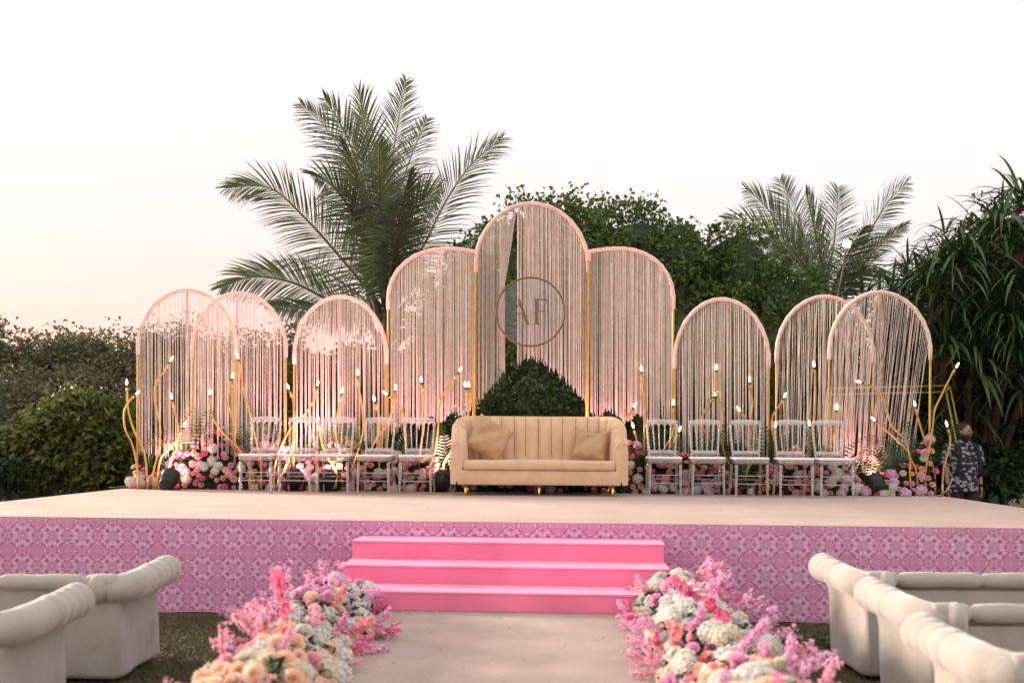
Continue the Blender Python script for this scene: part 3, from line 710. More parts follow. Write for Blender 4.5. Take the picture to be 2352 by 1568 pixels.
    roll([(xo, D + .03, zc), (xo, .1, zc - .012), (xo - sg * .05, .02, zc - .02), (xo - sg * .14, -oo, zc - .02)], [.02, .14, .26, .39, .6], 'arm_roll')
    br = r * .52; rr_ = r; r = br
    a = xi + sg * .05; b2 = xo - sg * .05
    roll([(a, -oo + .03, zc + .030), (b2, -oo + .03, zc + .030)], [.18 + .52 * k for k in range(4)], 'back_roll')
    r = rr_
    mb = MB(); mb.box(x0 + .06, x1 - .06, .18, D + .01, .25, .43, bev=.04); mb.build('seat_cushion', M['velour'], t)
    mb = MB(); mb.box(x0 + .03, x1 - .03, .04, .20, .3, zc + .03, bev=.03); mb.build('back_cushion', M['velour'], t)
    for fx in (x0 + .1, x1 - .1):
        for fy in (.1, D - .1):
            mb = MB(); mb.tube([(fx, fy, 0), (fx, fy, .036)], .025, 8); mb.build('foot', M['black'], t)
guest_sofa('farther of the two white guest sofas left of the aisle, nearest the stage', -2.36, 5.98, -1, 1)
guest_sofa('nearer white guest sofa left of the aisle, cut by the photo edge', -2.40, 4.68, -1, 2)
guest_sofa('farthest white guest sofa right of the aisle, closest to the stage skirt', 2.20, 6.18, 1, 3, H=.70)
guest_sofa('middle of the three white guest sofas right of the aisle', 2.10, 4.98, 1, 4, H=.70)
guest_sofa('nearest white guest sofa right of the aisle, in the photo corner', 1.93, 3.85, 1, 5, H=.69)

# ---------------------------------------------------------------- par uplights
lens = bpy.data.materials.new('lit_lens'); lens.use_nodes = True; _b = lens.node_tree.nodes['Principled BSDF']
_b.inputs['Emission Color'].default_value = (1, .45, .42, 1); _b.inputs['Emission Strength'].default_value = 6
def par(label, x, y, col=(1, .30, .34), en=55, aim=None, loc=None, rz=0.0, size=85, tilt=-52):
    p = loc or Wz(x, y, .8)
    t = thing('par_uplight', label, 'stage light', tuple(p), rz, 'black par uplights')
    mb = MB(); T = Matrix.Translation((0, 0, .15)) @ Matrix.Rotation(math.radians(tilt), 4, 'X')
    rows = []
    for z, r in ((-.125, .04), (-.122, .085), (-.105, .102), (-.09, .102), (-.088, .092), (-.07, .092), (-.068, .108), (-.05, .108), (-.048, .097), (-.03, .097), (-.028, .113), (.06, .117), (.075, .122), (.085, .122), (.085, .110), (.07, .105)):
        rows.append([T @ Vector((r * math.cos(a), r * math.sin(a), z)) for a in [2 * math.pi * k / 20 for k in range(20)]])
    k = mb.grid(rows, True); mb.face(tuple(k + 19 - j for j in range(20))); mb.build('housing', M['black'], t)
    mb = MB(); mb.v += [tuple(T @ Vector((.104 * math.cos(a), .104 * math.sin(a), .068))) for a in [2 * math.pi * k / 20 for k in range(20)]]; mb.face(range(20)); mb.build('lens', lens, t, smooth=False)
    for s in (-1, 1):
        mb = MB(); mb.tube([(s * .14, 0, .155), (s * .14, .03, .07), (s * .12, .06, .008), (0, .09, .008)], .011, 6); mb.build('bracket', M['black'], t)
    ld = bpy.data.lights.new('par_beam', 'SPOT'); ld.energy = en; ld.color = col; ld.spot_size = math.radians(size); ld.spot_blend = .9; ld.shadow_soft_size = .08
    lo = bpy.data.objects.new('par_beam', ld); C.objects.link(lo); lo.parent = t
    c = T @ Vector((0, 0, .10)); lo.location = c
    d = (Vector(aim) - Vector(p) if aim else T.to_3x3() @ Vector((0, 0, 1)))
    lo.rotation_euler = (Matrix.Rotation(-rz, 4, 'Z').to_3x3() @ d if aim else d).to_track_quat('-Z', 'Y').to_euler()
for lb, x, y, X2 in (
    ('par uplight in the open among flowers under the first arch', 426, 1120, 430),
    ('par uplight seen through the second clear chair', 690, 1124, 640),
    ('par uplight seen through the third clear chair', 765, 1124, 790),
    ('par uplight tucked against the sofa left arm', 1026, 1122, 990),
    ('par uplight half hidden under the sofa', 1310, 1122, 1440),
    ('par uplight seen through the seventh clear chair', 1628, 1128, 1660),
    ('par uplight in the open among flowers beside the tenth clear chair', 2012, 1138, 1980)):
    p = Wz(x, y, .8); p.y = min(12.95, p.y)
    a = W(X2, 880, 13.35)
    par(lb, x, y, loc=Vector((p.x, p.y, .8)), aim=a, en=(40 if x in (426, 2012) else 84), size=120, col=(1, .40, .42))

# ---------------------------------------------------------------- flowers
def basis(d):
    d = d.normalized(); a = d.orthogonal().normalized(); return Matrix((a, d.cross(a), d)).transposed()
def floret(mb, c, B, s, k=5, cup=.35, rot=0.0):
    for i in range(k):
        a = rot + 2 * math.pi * i / k; da = .5 * 2 * math.pi / k * .92
        q = [Vector((0, 0, 0)), Vector((math.cos(a - da) * s * .75, math.sin(a - da) * s * .75, cup * s * .6)), Vector((math.cos(a) * s, math.sin(a) * s, cup * s)), Vector((math.cos(a + da) * s * .75, math.sin(a + da) * s * .75, cup * s * .6))]
        mb.quad(*[c + B @ p for p in q])
def mesh_of(mb, name, mats):
    o = mb.build(name, mats, smooth=False); me = o.data; bpy.data.objects.remove(o); return me
def hydrangea_mb(rr):
    mb = MB(); N = 46
    for i in range(N):
        z = 1 - 1.55 * (i + .5) / N; r = math.sqrt(max(0, 1 - z * z)); a = i * 2.39996
        d = Vector((r * math.cos(a), r * math.sin(a), z)); k = rr.uniform(.88, 1.08)
        floret(mb, d * .075 * k, basis(d + Vector((rr.gauss(0, .2), rr.gauss(0, .2), 0))), .021 * rr.uniform(.85, 1.2), 4, .25, rr.uniform(0, 3))
    mb.ell((0, 0, -.005), .062, .062, .060, 8, 6); return mb
def rose_mb(rr):
    mb = MB()
    for L, (n, r0, h, op) in enumerate(((3, .010, .030, .1), (4, .018, .034, .25), (5, .027, .033, .5), (6, .036, .028, .9), (7, .044, .018, 1.3))):
        for i in range(n):
            a = 2 * math.pi * (i + .5 * (L % 2)) / n + rr.uniform(-.15, .15); da = math.pi / n * 1.25; rows = []
            for u in (0, .5, 1):
                row = []
                for v in (-1, -.4, .4, 1):
                    aa = a + v * da; rad = r0 * (.35 + .65 * u ** .6) * (1 + .35 * op * u * u * .5); rad *= 1 - .10 * abs(v)
                    z = h * (u ** (1 + .25 * op)) - .008 * L * .4 - (.012 * op * max(0, u - .5)) - .006 * v * v * u + rr.uniform(-.0015, .0015)
                    row.append((rad * math.cos(aa), rad * math.sin(aa), z))
                rows.append(row)
            mb.grid(rows)
    return mb
def carn_mb(rr, N=60, S=.042, fl=.75):
    mb = MB()
    for i in range(N):
        z = 1 - 1.25 * (i + .5) / N; r = math.sqrt(max(0, 1 - z * z)); a = i * 2.39996
        d = Vector((r * math.cos(a), r * math.sin(a), z * fl)); s = S * rr.uniform(.88, 1.1); B = basis(d)
        t = B @ Vector((1, 0, 0)); q = B @ Vector((0, 1, 0)); w = S * .42; an = rr.uniform(0, 3)
        e = t * math.cos(an) + q * math.sin(an); f = q * math.cos(an) - t * math.sin(an)
        o = d * s; b0 = d * s * .45
        mb.quad(b0 - e * w * .4, b0 + e * w * .4, o + e * w * .9 + f * w * .3, o - e * w * .2 + f * w * .15)
        mb.quad(b0 - e * w * .4, o + e * w * .1 - f * w * .2, o - e * w * .5 + d * w * .3, o - e * w - f * w * .2)
    mb.ell((0, 0, -.006), S * .62, S * .62, S * .5, 7, 5); return mb
def dahlia_mb(rr):
    mb = MB()
    for L in range(6):
        n = 8 + L * 3; el = math.radians(82 - L * 17)
        for i in range(n):
            a = 2 * math.pi * (i + .5 * (L % 2)) / n + rr.uniform(-.08, .08)
            o = Vector((math.cos(a) * math.cos(el), math.sin(a) * math.cos(el), math.sin(el) * .8)); s = Vector((-math.sin(a), math.cos(a), 0)); l = .058 * rr.uniform(.9, 1.1); w = .0095
            mb.quad(o * .012, o * l * .65 + s * w, o * l + Vector((0, 0, .004)), o * l * .65 - s * w)
    mb.ell((0, 0, 0), .036, .036, .028, 8, 5); return mb
FL = {}
rr = random.Random(5)
base = {}
for kind, fn in (('hydrangea', hydrangea_mb), ('rose', rose_mb), ('carnation', carn_mb), ('dahlia', dahlia_mb)):
    for v in range(2):
        mb = fn(rr); me0 = mesh_of(mb, kind, P_['white'])
        for cn, cm in P_.items():
            me = me0.copy(); me.name = kind; me.materials.clear(); me.materials.append(cm); FL[(kind, cn, v)] = me
def put(kind, col, loc, d, s, parent):
    o = link(kind, FL[(kind, col, R.randint(0, 1))], parent); o.location = loc
    o.rotation_mode = 'QUATERNION'; o.rotation_quaternion = Vector(d).to_track_quat('Z', 'Y') @ Euler((0, 0, R.uniform(0, 6))).to_quaternion(); o.scale = (s,) * 3
    return o
def blossom_branch_mesh(seed):
    rr = random.Random(seed); mb = MB(); L = rr.uniform(.38, .55)
    pts = [Vector((0, 0, 0))]; d = Vector((rr.gauss(0, .12), rr.gauss(0, .12), 1)).normalized(); bend = Vector((rr.gauss(0, .13), rr.gauss(0, .13), 0))
    for i in range(9): pts.append(pts[-1] + d * L / 9); d = (d + bend * .5 + Vector((rr.gauss(0, .06), rr.gauss(0, .06), 0))).normalized()
    tw = [pts]
    for k in (2, 4, 5, 6):
        e = (pts[k + 1] - pts[k]).normalized(); s = Vector((rr.gauss(0, 1), rr.gauss(0, 1), rr.gauss(0, .3))).normalized(); dd = (e + s * .75).normalized(); l = rr.uniform(.10, .19)
        tw.append([pts[k], pts[k] + dd * l * .5, pts[k] + (dd + e * .3).normalized() * l])
    for i, q in enumerate(tw): mb.tube(q, [.0035 if i == 0 else .0022] * len(q), 4, cap=False)
    mb.m = 1
    for i, q in enumerate(tw):
        for j in range(len(q) - 1):
            m = (9 if i == 0 else 9)
            if i == 0 and j < 1: continue
            for _ in range(m):
                c = q[j].lerp(q[j + 1], rr.random()); s = Vector((rr.gauss(0, 1), rr.gauss(0, 1), rr.gauss(0, 1))).normalized()
                c = c + s * rr.uniform(.006, .032); mb.m = 1 if rr.random() < .8 else 2
                floret(mb, c, basis(s + Vector((0, 0, .4))), rr.uniform(.015, .023), 5, .45, rr.uniform(0, 3))
    return mesh_of(mb, 'blossom_branch', [M['branch'], P_['pink'], P_['pink']])
BB = {}
for v in range(5):
    me0 = blossom_branch_mesh(40 + v)
    for cn, a, b_ in (('lilac', 'mauve', 'lilac'), ('pink', 'pink', 'mauve'), ('coral', 'coral', 'pink'), ('hot', 'hot', 'mauve')):
        me = me0.copy(); me.name = 'blossom_branch'; me.materials[1] = P_[a]; me.materials[2] = P_[b_]; BB[(cn, v)] = me
def leaves_np(P, D, ln, wd, rs, droop=.25):
    # P points, D directions (unit): folded two-quad leaves; returns V,F
    n = len(P); a = np.cross(D, rs.randn(n, 3)); a /= np.linalg.norm(a, axis=1)[:, None] + 1e-9
    up = np.cross(a, D); l = ln * (.6 + .8 * rs.rand(n))[:, None]; w = wd * (.7 + .6 * rs.rand(n))[:, None]
    b0 = P; mid = P + D * l * .5 + up * l * .07; tip = P + D * l - np.array([0, 0, 1.]) * l * droop
    V = np.concatenate([b0, mid - a * w + up * w * .35, mid + a * w + up * w * .35, tip, mid], 0)
    i = np.arange(n); F = np.concatenate([np.stack([i, i + 4 * n, i + n], 1), np.stack([i, i + 2 * n, i + 4 * n], 1), np.stack([i + n, i + 4 * n, i + 3 * n], 1), np.stack([i + 4 * n, i + 2 * n, i + 3 * n], 1)], 0)
    return V, F
def fern_mesh(seed, L=.5):
    rr = random.Random(seed); mb = MB(); P = []; d = Vector((rr.gauss(0, .1), rr.gauss(0, .1), 1)).normalized(); p = Vector((0, 0, 0)); b = Vector((.16, 0, -.02))
    for i in range(15): P.append(p.copy()); p += d * L / 14; d = (d + b * .28).normalized()
    mb.tube(P, [.003 * (1 - i / 16) + .0006 for i in range(15)], 4, cap=False)
    for i in range(2, 15):
        t = (P[min(i + 1, 14)] - P[i - 1]).normalized(); s0 = Vector((0, 1, 0)); l = .16 * math.sin(math.pi * (i / 15) ** .8) + .03
        for sg in (-1, 1):
            dd = (t * .55 + s0 * sg).normalized(); a = P[i]; e = a + dd * l - Vector((0, 0, l * .12)); w = t * .0075
            m_ = a.lerp(e, .45); mb.quad(a, m_ - w, e, m_ + w)
    return mesh_of(mb, 'fern_frond', [M['fern']])
FERN = [fern_mesh(70 + i) for i in range(4)]
def add_fern(parent, loc, d, s):
    o = link('fern_frond', R.choice(FERN), parent); o.location = loc; o.rotation_mode = 'QUATERNION'
    o.rotation_quaternion = Vector(d).to_track_quat('Z', 'Y') @ Euler((0, 0, R.uniform(0, 6))).to_quaternion(); o.scale = (s,) * 3
def foliage(parent, n, pos, ln, wd, m, seed, name='arrangement_foliage'):
    rs = np.random.RandomState(seed); Pn = []; Dn = []
    for _ in range(n):
        p, d = pos(rs); Pn.append(p); Dn.append(d)
    D = np.array(Dn); D /= np.linalg.norm(D, axis=1)[:, None]; V, F = leaves_np(np.array(Pn), D, ln, wd, rs)
    return npmesh(name, V, F, m, parent, kind='stuff')

def wpick(rr, tab):
    t = sum(w for _, w in tab); x = rr.random() * t
    for k, w in tab:
        x -= w
        if x <= 0: return k
    return tab[-1][0]
# beds on the stage, from x px a to b
def bed(label, xa, xb, seed, hscale=1.0, n=200, depth=.34):
    rr = random.Random(seed); y = 1121 + (xa + xb) / 2 * .004
    A = Wz(xa, 1119 + xa * .0098, .8); B = Wz(xb, 1119 + xb * .0098, .8); A.y -= .0; B.y -= .0
    t = thing('flower_bed', label, 'flowers', tuple((A + B) / 2), 0, 'flower beds along the back of the stage'); o0 = (A + B) / 2
    L = (B - A).length; ax = (B - A).normalized(); ay = Vector((-ax.y, ax.x, 0))
    H = lambda s: hscale * (.36 + .16 * math.sin(s * 2.3 + seed) + .09 * math.sin(s * 5.1 + 2 * seed) + .05 * math.sin(s * 11))
    def surf(s, v):      # v 0 front bottom .. 1 top .. back
        h = H(s); a = v * math.pi * .62; return A - o0 + ax * s + ay * (depth * (.5 - .5 * math.cos(a)) + .02) + Vector((0, 0, max(.03, h * math.sin(a)))), Vector((0, -math.cos(a) * 1.0, math.sin(a) * .9 + .1))
    def pos(rs):
        s = rs.rand() * L; p, d = surf(s, rs.rand()); k = .80 + .25 * rs.rand()
        p = Vector((p.x, p.y + .03, p.z * k)); d = d + Vector((rs.randn() * .6, rs.randn() * .4, rs.randn() * .6))
        return (p.x, p.y, p.z), (d.x, d.y, d.z)
    foliage(t, int(1500 * L), pos, .075, .017, M['bedleaf'], seed)
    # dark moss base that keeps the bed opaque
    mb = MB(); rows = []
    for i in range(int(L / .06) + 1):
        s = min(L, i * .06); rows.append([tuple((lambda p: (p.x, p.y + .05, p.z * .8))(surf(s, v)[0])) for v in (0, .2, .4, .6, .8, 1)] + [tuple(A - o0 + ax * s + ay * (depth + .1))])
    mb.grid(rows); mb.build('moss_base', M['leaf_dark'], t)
    done = []
    for i in range(n):
        for _ in range(12):
            s = rr.uniform(.03, L - .03); v = rr.random() ** .9; p, d = surf(s, v)
            if all((p - q).length > rr.uniform(.055, .09) for q in done): break
        done.append(p.copy()); low = v < .35
        kind = wpick(rr, [('hydrangea', 3.2 if low else .35), ('rose', 3), ('carnation', 5 if not low else 2), ('dahlia', .7)])
        if kind == 'hydrangea': col = wpick(rr, [('white', 9), ('lilac', 2), ('pink', .6)]); sc = rr.uniform(.7, .95)
        elif kind == 'rose': col = wpick(rr, [('peach', 3), ('orange', 3), ('pink', 2.5), ('hot', 1)]); sc = rr.uniform(.65, .9)
        elif kind == 'carnation': col = wpick(rr, [('pink', 4), ('hot', 2.5), ('mauve', 4), ('peach', 1), ('coral', 1)]); sc = rr.uniform(.65, 1.0)
        else: col = wpick(rr, [('peach', 1), ('pink', 2), ('cream', 1)]); sc = rr.uniform(.8, 1.1)
        k = rr.uniform(1.0, 1.18) if not low else 1.0
        p = Vector((p.x, p.y - .02, p.z * k)); put(kind, col, p, d + Vector((rr.gauss(0, .3), -.3, rr.gauss(0, .3))), sc, t)
    for i in range(int(L * 11)):
        s = rr.uniform(0, L); p, d = surf(s, rr.uniform(.7, 1)); p.z *= .5
        add_fern(t, p + Vector((0, .05, 0)), (rr.gauss(0, .45), (rr.gauss(-.1, .3) if hscale > .8 else .5), 1), rr.uniform(.85, 1.4) * (.8 + .3 * hscale))
    return t
bed('flower bed under the three left arches, pink, white and orange blooms with ferns', 292, 660, 11, 1.3, 195)
bed('flower bed behind the second to fifth clear chairs, reaching the sofa', 664, 1046, 12, 1.05, 140)
bed('low dim flower bed mostly hidden behind the velvet sofa', 1052, 1424, 13, .62, 60)
bed('flower bed behind the sixth to eighth clear chairs', 1432, 1800, 14, 1.12, 135)
bed('flower bed under the two right overlapping arches, ending by the last lamp', 1806, 2155, 15, 1.25, 170)

# aisle arrangements
def aisle(label, side, ya, yb, seed, n, nb, tabs):
    rr = random.Random(seed); cx = side * (1.13 if side < 0 else 1.08); base = Vector((cx, (ya + yb) / 2, 0))
    t = thing('aisle_flowers', label, 'flowers', tuple(base), 0, 'flower arrangements edging the aisle')
    L = yb - ya
    H = lambda s: .42 + .07 * math.sin(s * 4 + seed) + .05 * math.sin(s * 9 + seed * 2)
    def surf(s, a):      # a in [-1,1] across (positive = away from aisle)
        th = a * 1.75; hw = .25 + .035 * math.sin(s * 5 + seed)
        z = H(s) * math.cos(th * .9) ; 
        zmin = .27 if a * side * side < 0 and a < 0 else .04
        x = side * hw * math.sin(min(1.57, abs(th))) * (1 if a > 0 else -1)
        z = max(zmin, z * .75 + .13)
        x += side * .050 * (ya + s - 4.8)
        return Vector((x, s - L / 2, z)), Vector((side * math.sin(th), -.15, max(.05, math.cos(th))))
    def pos(rs):
        p, d = surf(rs.rand() * L, rs.rand() * 2 - 1); k = .78 + .22 * rs.rand()
        return (p.x * k, p.y, max(.03, p.z * k)), (d.x + rs.randn() * .5, d.y + rs.randn() * .5, d.z + rs.randn() * .4)
    foliage(t, int(1500 * L), pos, .08, .020, M['bedleaf'], seed)
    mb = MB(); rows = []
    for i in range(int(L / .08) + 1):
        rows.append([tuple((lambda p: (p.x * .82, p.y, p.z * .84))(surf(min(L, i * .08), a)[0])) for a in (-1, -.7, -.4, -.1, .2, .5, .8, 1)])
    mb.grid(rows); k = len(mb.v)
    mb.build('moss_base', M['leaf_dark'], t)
    done = []
    for i in range(n):
        for _ in range(14):
            s = rr.uniform(0, L); a = rr.uniform(-.85, .85); p, d = surf(s, a)
            if all((p - q).length > .062 for q in done): break
        done.append(p.copy()); f = (ya + s)
        kind, col = tabs(rr, f, a)
        sc = {'hydrangea': .82, 'rose': 1.05, 'carnation': 1.0, 'dahlia': 1.0}[kind] * rr.uniform(.8, 1.15)
        put(kind, col, p + d.normalized() * rr.uniform(-.01, .05), d + Vector((rr.gauss(0, .25), -.35 + rr.gauss(0, .2), rr.gauss(0, .2))), sc, t)
    for i in range(nb):
        s = rr.uniform(0, L); a = rr.uniform(-1, 1); p, d = surf(s, a * .8)
        if rr.random() < .35: a = rr.choice((-1, 1)); p, d = surf(s, a * .72)
        f = ya + s
        cn = wpick(rr, [('lilac', 3 + 2 * (f > 6)), ('pink', 3), ('coral', 3.2 * (f < 6.3) + .3), ('hot', 1.0)]) if side < 0 else wpick(rr, [('lilac', 5), ('pink', 3), ('coral', 1 if f < 5.5 else .3), ('hot', 1)])  # coral weighted toward the near end, painting in warm lamp glow
        o = link('blossom_branch', BB[(cn, rr.randint(0, 4))], t); o.location = p * .92 if False else Vector((p.x * .9, p.y, p.z * .9))
        dd = d.normalized() + Vector((rr.gauss(0, .35) + side * .30 * a, -.25 + rr.gauss(0, .4), .12))
        o.rotation_mode = 'QUATERNION'; o.rotation_quaternion = dd.to_track_quat('Z', 'Y') @ Euler((0, 0, rr.uniform(0, 6))).to_quaternion(); q = rr.uniform(.6, .92) * (.78 if f < 5 else 1) * (.72 if a < 0 else 1); o.scale = (q, q, q)
    return t
def tabL(rr, f, a):
    if f < 5.0: return wpick(rr, [(('dahlia', 'peach'), 3), (('rose', 'peach'), 3), (('carnation', 'pink'), 2.5), (('hydrangea', 'white'), 1.2), (('rose', 'orange'), .6), (('hydrangea', 'cream'), 1), (('rose', 'cream'), 1.2), (('carnation', 'cream'), 1.2), (('carnation', 'peach'), 2)])
    if f < 6.2: return wpick(rr, [(('hydrangea', 'white'), 4), (('carnation', 'cream'), 2), (('rose', 'peach'), 2), (('rose', 'pink'), 1.5), (('carnation', 'mauve'), 2), (('dahlia', 'peach'), 1), (('rose', 'white'), 2)])
    return wpick(rr, [(('hydrangea', 'white'), 2), (('rose', 'cream'), 3), (('carnation', 'lilac'), 3), (('carnation', 'mauve'), 2), (('rose', 'pink'), 2), (('hydrangea', 'lilac'), .8)])
def tabR(rr, f, a):
    if f < 5.0: return wpick(rr, [(('hydrangea', 'white'), 3), (('dahlia', 'cream'), 2), (('rose', 'white'), 2), (('rose', 'coral'), 2), (('carnation', 'mauve'), 2), (('dahlia', 'peach'), 2), (('rose', 'orange'), .6)])
    return wpick(rr, [(('hydrangea', 'white'), 3), (('carnation', 'white'), 3), (('rose', 'white'), 3), (('carnation', 'mauve'), 2.5), (('rose', 'pink'), 1.5), (('hydrangea', 'cream'), 2)])
aisle('peach, coral and white flower bank on the left aisle edge, nearest the camera', -1, 3.1, 5.25, 21, 230, 26, tabL)
aisle('white and pink flower bank on the left aisle edge by the pink steps', -1, 5.25, 7.35, 22, 220, 44, tabL)
aisle('white and coral flower bank on the right aisle edge, nearest the camera', 1, 3.1, 5.25, 23, 230, 28, tabR)
aisle('white and mauve flower bank on the right aisle edge by the pink steps', 1, 5.25, 7.35, 24, 220, 46, tabR)

# ---------------------------------------------------------------- palms
def frond_mb(P, lmax, nl, seed, wd=.0145, ndir=None, droop=.35, splay=1.0):
    rr = random.Random(seed); sm = smooth_path(P, 8); n = len(sm)
    ss = [0.0]
    for i in range(1, n): ss.append(ss[-1] + (sm[i] - sm[i - 1]).length)
    tot = ss[-1]
    def at(s):
        for i in range(1, n):
            if ss[i] >= s: k = (s - ss[i - 1]) / max(1e-6, ss[i] - ss[i - 1]); return sm[i - 1].lerp(sm[i], k), (sm[i] - sm[i - 1]).normalized()
        return sm[-1], (sm[-1] - sm[-2]).normalized()
    mb = MB(); mb.m = 1; mb.tube(sm, [.035 * (1 - ss[i] / tot) ** .8 + .004 for i in range(n)], 5, cap=False); mb.m = 0
    N0 = Vector(ndir or (rr.gauss(0, .3), -1, rr.gauss(.25, .2))).normalized()
    for i in range(nl):
        f = .10 + .895 * (i + .5) / nl; p, T = at(f * tot); Sd = T.cross(N0).normalized()
        l = lmax * (.28 + .72 * math.sin(math.pi * min(1, (f * .86 + .14)) ** 1.15) ** .7) * rr.uniform(.88, 1.08)
        if f > .93: l *= .8
        for sg in (-1, 1):
            if rr.random() < .03: continue
            sp = (1.05 - .55 * f) * splay; d = (T * (.55 + .55 * f) + Sd * sg * sp + N0 * rr.uniform(-.15, .3)).normalized()
            w = wd * rr.uniform(.8, 1.2); prev = p; rows = []; pos = p.copy(); wv = d.cross(N0).normalized()
            for k, (u, ww) in enumerate(((0, .5), (.33, 1), (.66, .8), (1, .06))):
                if k: d = (d + Vector((0, 0, -droop * .33 * rr.uniform(.6, 1.3)))).normalized(); pos = pos + d * l * .333
                fold = N0 * w * ww * .3
                rows.append([pos - wv * w * ww + fold, pos - fold * .3, pos + wv * w * ww + fold])
            mb.grid(rows)
    return mb
def palm(label, basep, crownp, r0, fronds, seed, lmax, nl, young=True):
    t = thing('coconut_palm', label, 'palm tree', tuple(basep), 0, 'coconut palms behind the stage')
    b = Vector(basep); c = Vector(crownp) - b; mb = MB(); rr = random.Random(seed); k = 40; pts = []; rad = []
    for i in range(k + 1):
        u = i / k; pts.append(Vector((c.x * u + .12 * math.sin(u * 3) * (1 - u), c.y * u, c.z * u))); rad.append(r0 * (1.35 - .55 * u) * (1 + (.06 if i % 2 else -.04)) * (1 + .5 * max(0, .08 - u) * 8))
    mb.tube(pts, rad, 12); mb.build('trunk', M['bark'], t)
    # fibrous leaf bases
    mb = MB()
    for i in range(14):
        a = i * 2.4; d = Vector((math.cos(a) * .5, math.sin(a) * .5, 1)).normalized(); q = c - Vector((0, 0, .9 - i * .07)) ; q = Vector((q.x, q.y, q.z))
        mb.tube([q + Vector((math.cos(a), math.sin(a), 0)) * r0 * .7, q + d * .3 + Vector((math.cos(a), math.sin(a), 0)) * r0 * .8, q + d * .7 + Vector((math.cos(a), math.sin(a), 0)) * .15], [.07, .06, .03], 5)
    mb.build('leaf_base', M['bark'], t)
    for i, f in enumerate(fronds):
        pts = f['p']; Yc = crownp.y; n = len(pts)
        P = [W(x, y, Yc + f.get('dy', 0) * (1 - k / (n - 1)) ** 1.0) - b for k, (x, y) in enumerate(pts)][::-1]
        frond_mb(P, f.get('l', lmax), f.get('n', nl), seed * 100 + i, ndir=f.get('nd'), droop=f.get('dr', .48), splay=f.get('sp', 1)).build('frond', [M['palm'], M['rachis']], t, smooth=False)
    return t
Yp = 20.0
F1 = [
 dict(p=[(518,432),(620,432),(705,505),(790,600),(878,705)], dy=-1.5),
 dict(p=[(690,238),(752,300),(805,400),(850,530),(884,690)], dy=1.5, l=.95),
 dict(p=[(745,225),(790,300),(835,420),(868,560),(886,690)], dy=-2.5, l=.9),
 dict(p=[(822,205),(840,300),(855,420),(868,560),(886,700)], dy=-1.5, l=.9),
 dict(p=[(934,182),(916,270),(898,390),(888,540),(886,700)], dy=1, l=.8),
 dict(p=[(982,272),(948,350),(915,450),(895,580),(888,700)], dy=2.5, l=.9),
 dict(p=[(1155,316),(1085,375),(1025,460),(975,560),(925,640),(893,705)], dy=.5, l=.95),
 dict(p=[(505,662),(580,636),(670,648),(760,690),(872,730)], dy=-2, l=.85),
 dict(p=[(625,600),(690,596),(750,625),(815,670),(880,725)], dy=2, l=.8, n=45),
 dict(p=[(716,400),(765,430),(815,500),(855,600),(884,710)], dy=-3, l=.95),
 dict(p=[(1010,430),(965,470),(925,540),(900,620),(888,705)], dy=-2.5, l=.95),
 dict(p=[(870,330),(872,420),(876,520),(882,620),(887,705)], dy=-3.4, l=.9, nd=(.5,-1,.1)),
 dict(p=[(790,330),(825,400),(850,490),(872,600),(886,710)], dy=-3.6, l=.95, nd=(-.4,-1,.2)),
 dict(p=[(940,400),(925,470),(908,560),(895,640),(888,710)], dy=-3.4, l=.9, nd=(.3,-1,.3)),
 dict(p=[(610,700),(680,705),(750,715),(815,715),(880,735)], dy=-3, l=.7),
 dict(p=[(985,660),(960,625),(930,640),(905,680),(890,725)], dy=-2.5, l=.6, dr=.6),
 dict(p=[(830,250),(850,350),(862,460),(875,580),(886,700)], dy=3, l=.8),
]
crown = W(886, 712, Yp); bs = W(878, 1190, Yp); bs.z = 0
palm('big coconut palm rising behind the third and fourth arches', bs, crown, .17, F1, 3, .90, 78)
Yq = 24.0
F2 = [
 dict(p=[(1712,432),(1755,470),(1800,530),(1850,600),(1890,680)], dy=-1),
 dict(p=[(1792,412),(1812,470),(1840,540),(1868,610),(1895,680)], dy=1),
 dict(p=[(1662,502),(1720,510),(1780,550),(1840,610),(1890,690)], dy=-2),
 dict(p=[(1925,430),(1922,490),(1915,560),(1905,620),(1898,680)], dy=1),
 dict(p=[(1850,440),(1865,500),(1878,560),(1890,620),(1897,680)], dy=-2.5),
 dict(p=[(2082,420),(2035,470),(1985,560),(1955,640),(1935,700)], dy=0, l=.85),
 dict(p=[(2088,512),(2050,540),(2005,580),(1960,640),(1930,700)], dy=-1, l=.45),
 dict(p=[(1760,560),(1800,560),(1840,600),(1870,650),(1895,700)], dy=-2.5),
 dict(p=[(1985,520),(1960,560),(1935,610),(1915,660),(1900,700)], dy=-2.4),
 dict(p=[(2030,640),(2000,610),(1965,630),(1930,670),(1905,705)], dy=-2),
 dict(p=[(1835,500),(1850,560),(1868,610),(1885,660),(1897,700)], dy=-3),
]
crown = W(1900, 690, Yq); bs = W(1905, 1190, Yq); bs.z = 0
palm('smaller coconut palm behind the leafy trees at right, beside the floodlight', bs, crown, .16, F2, 4, .85, 52)

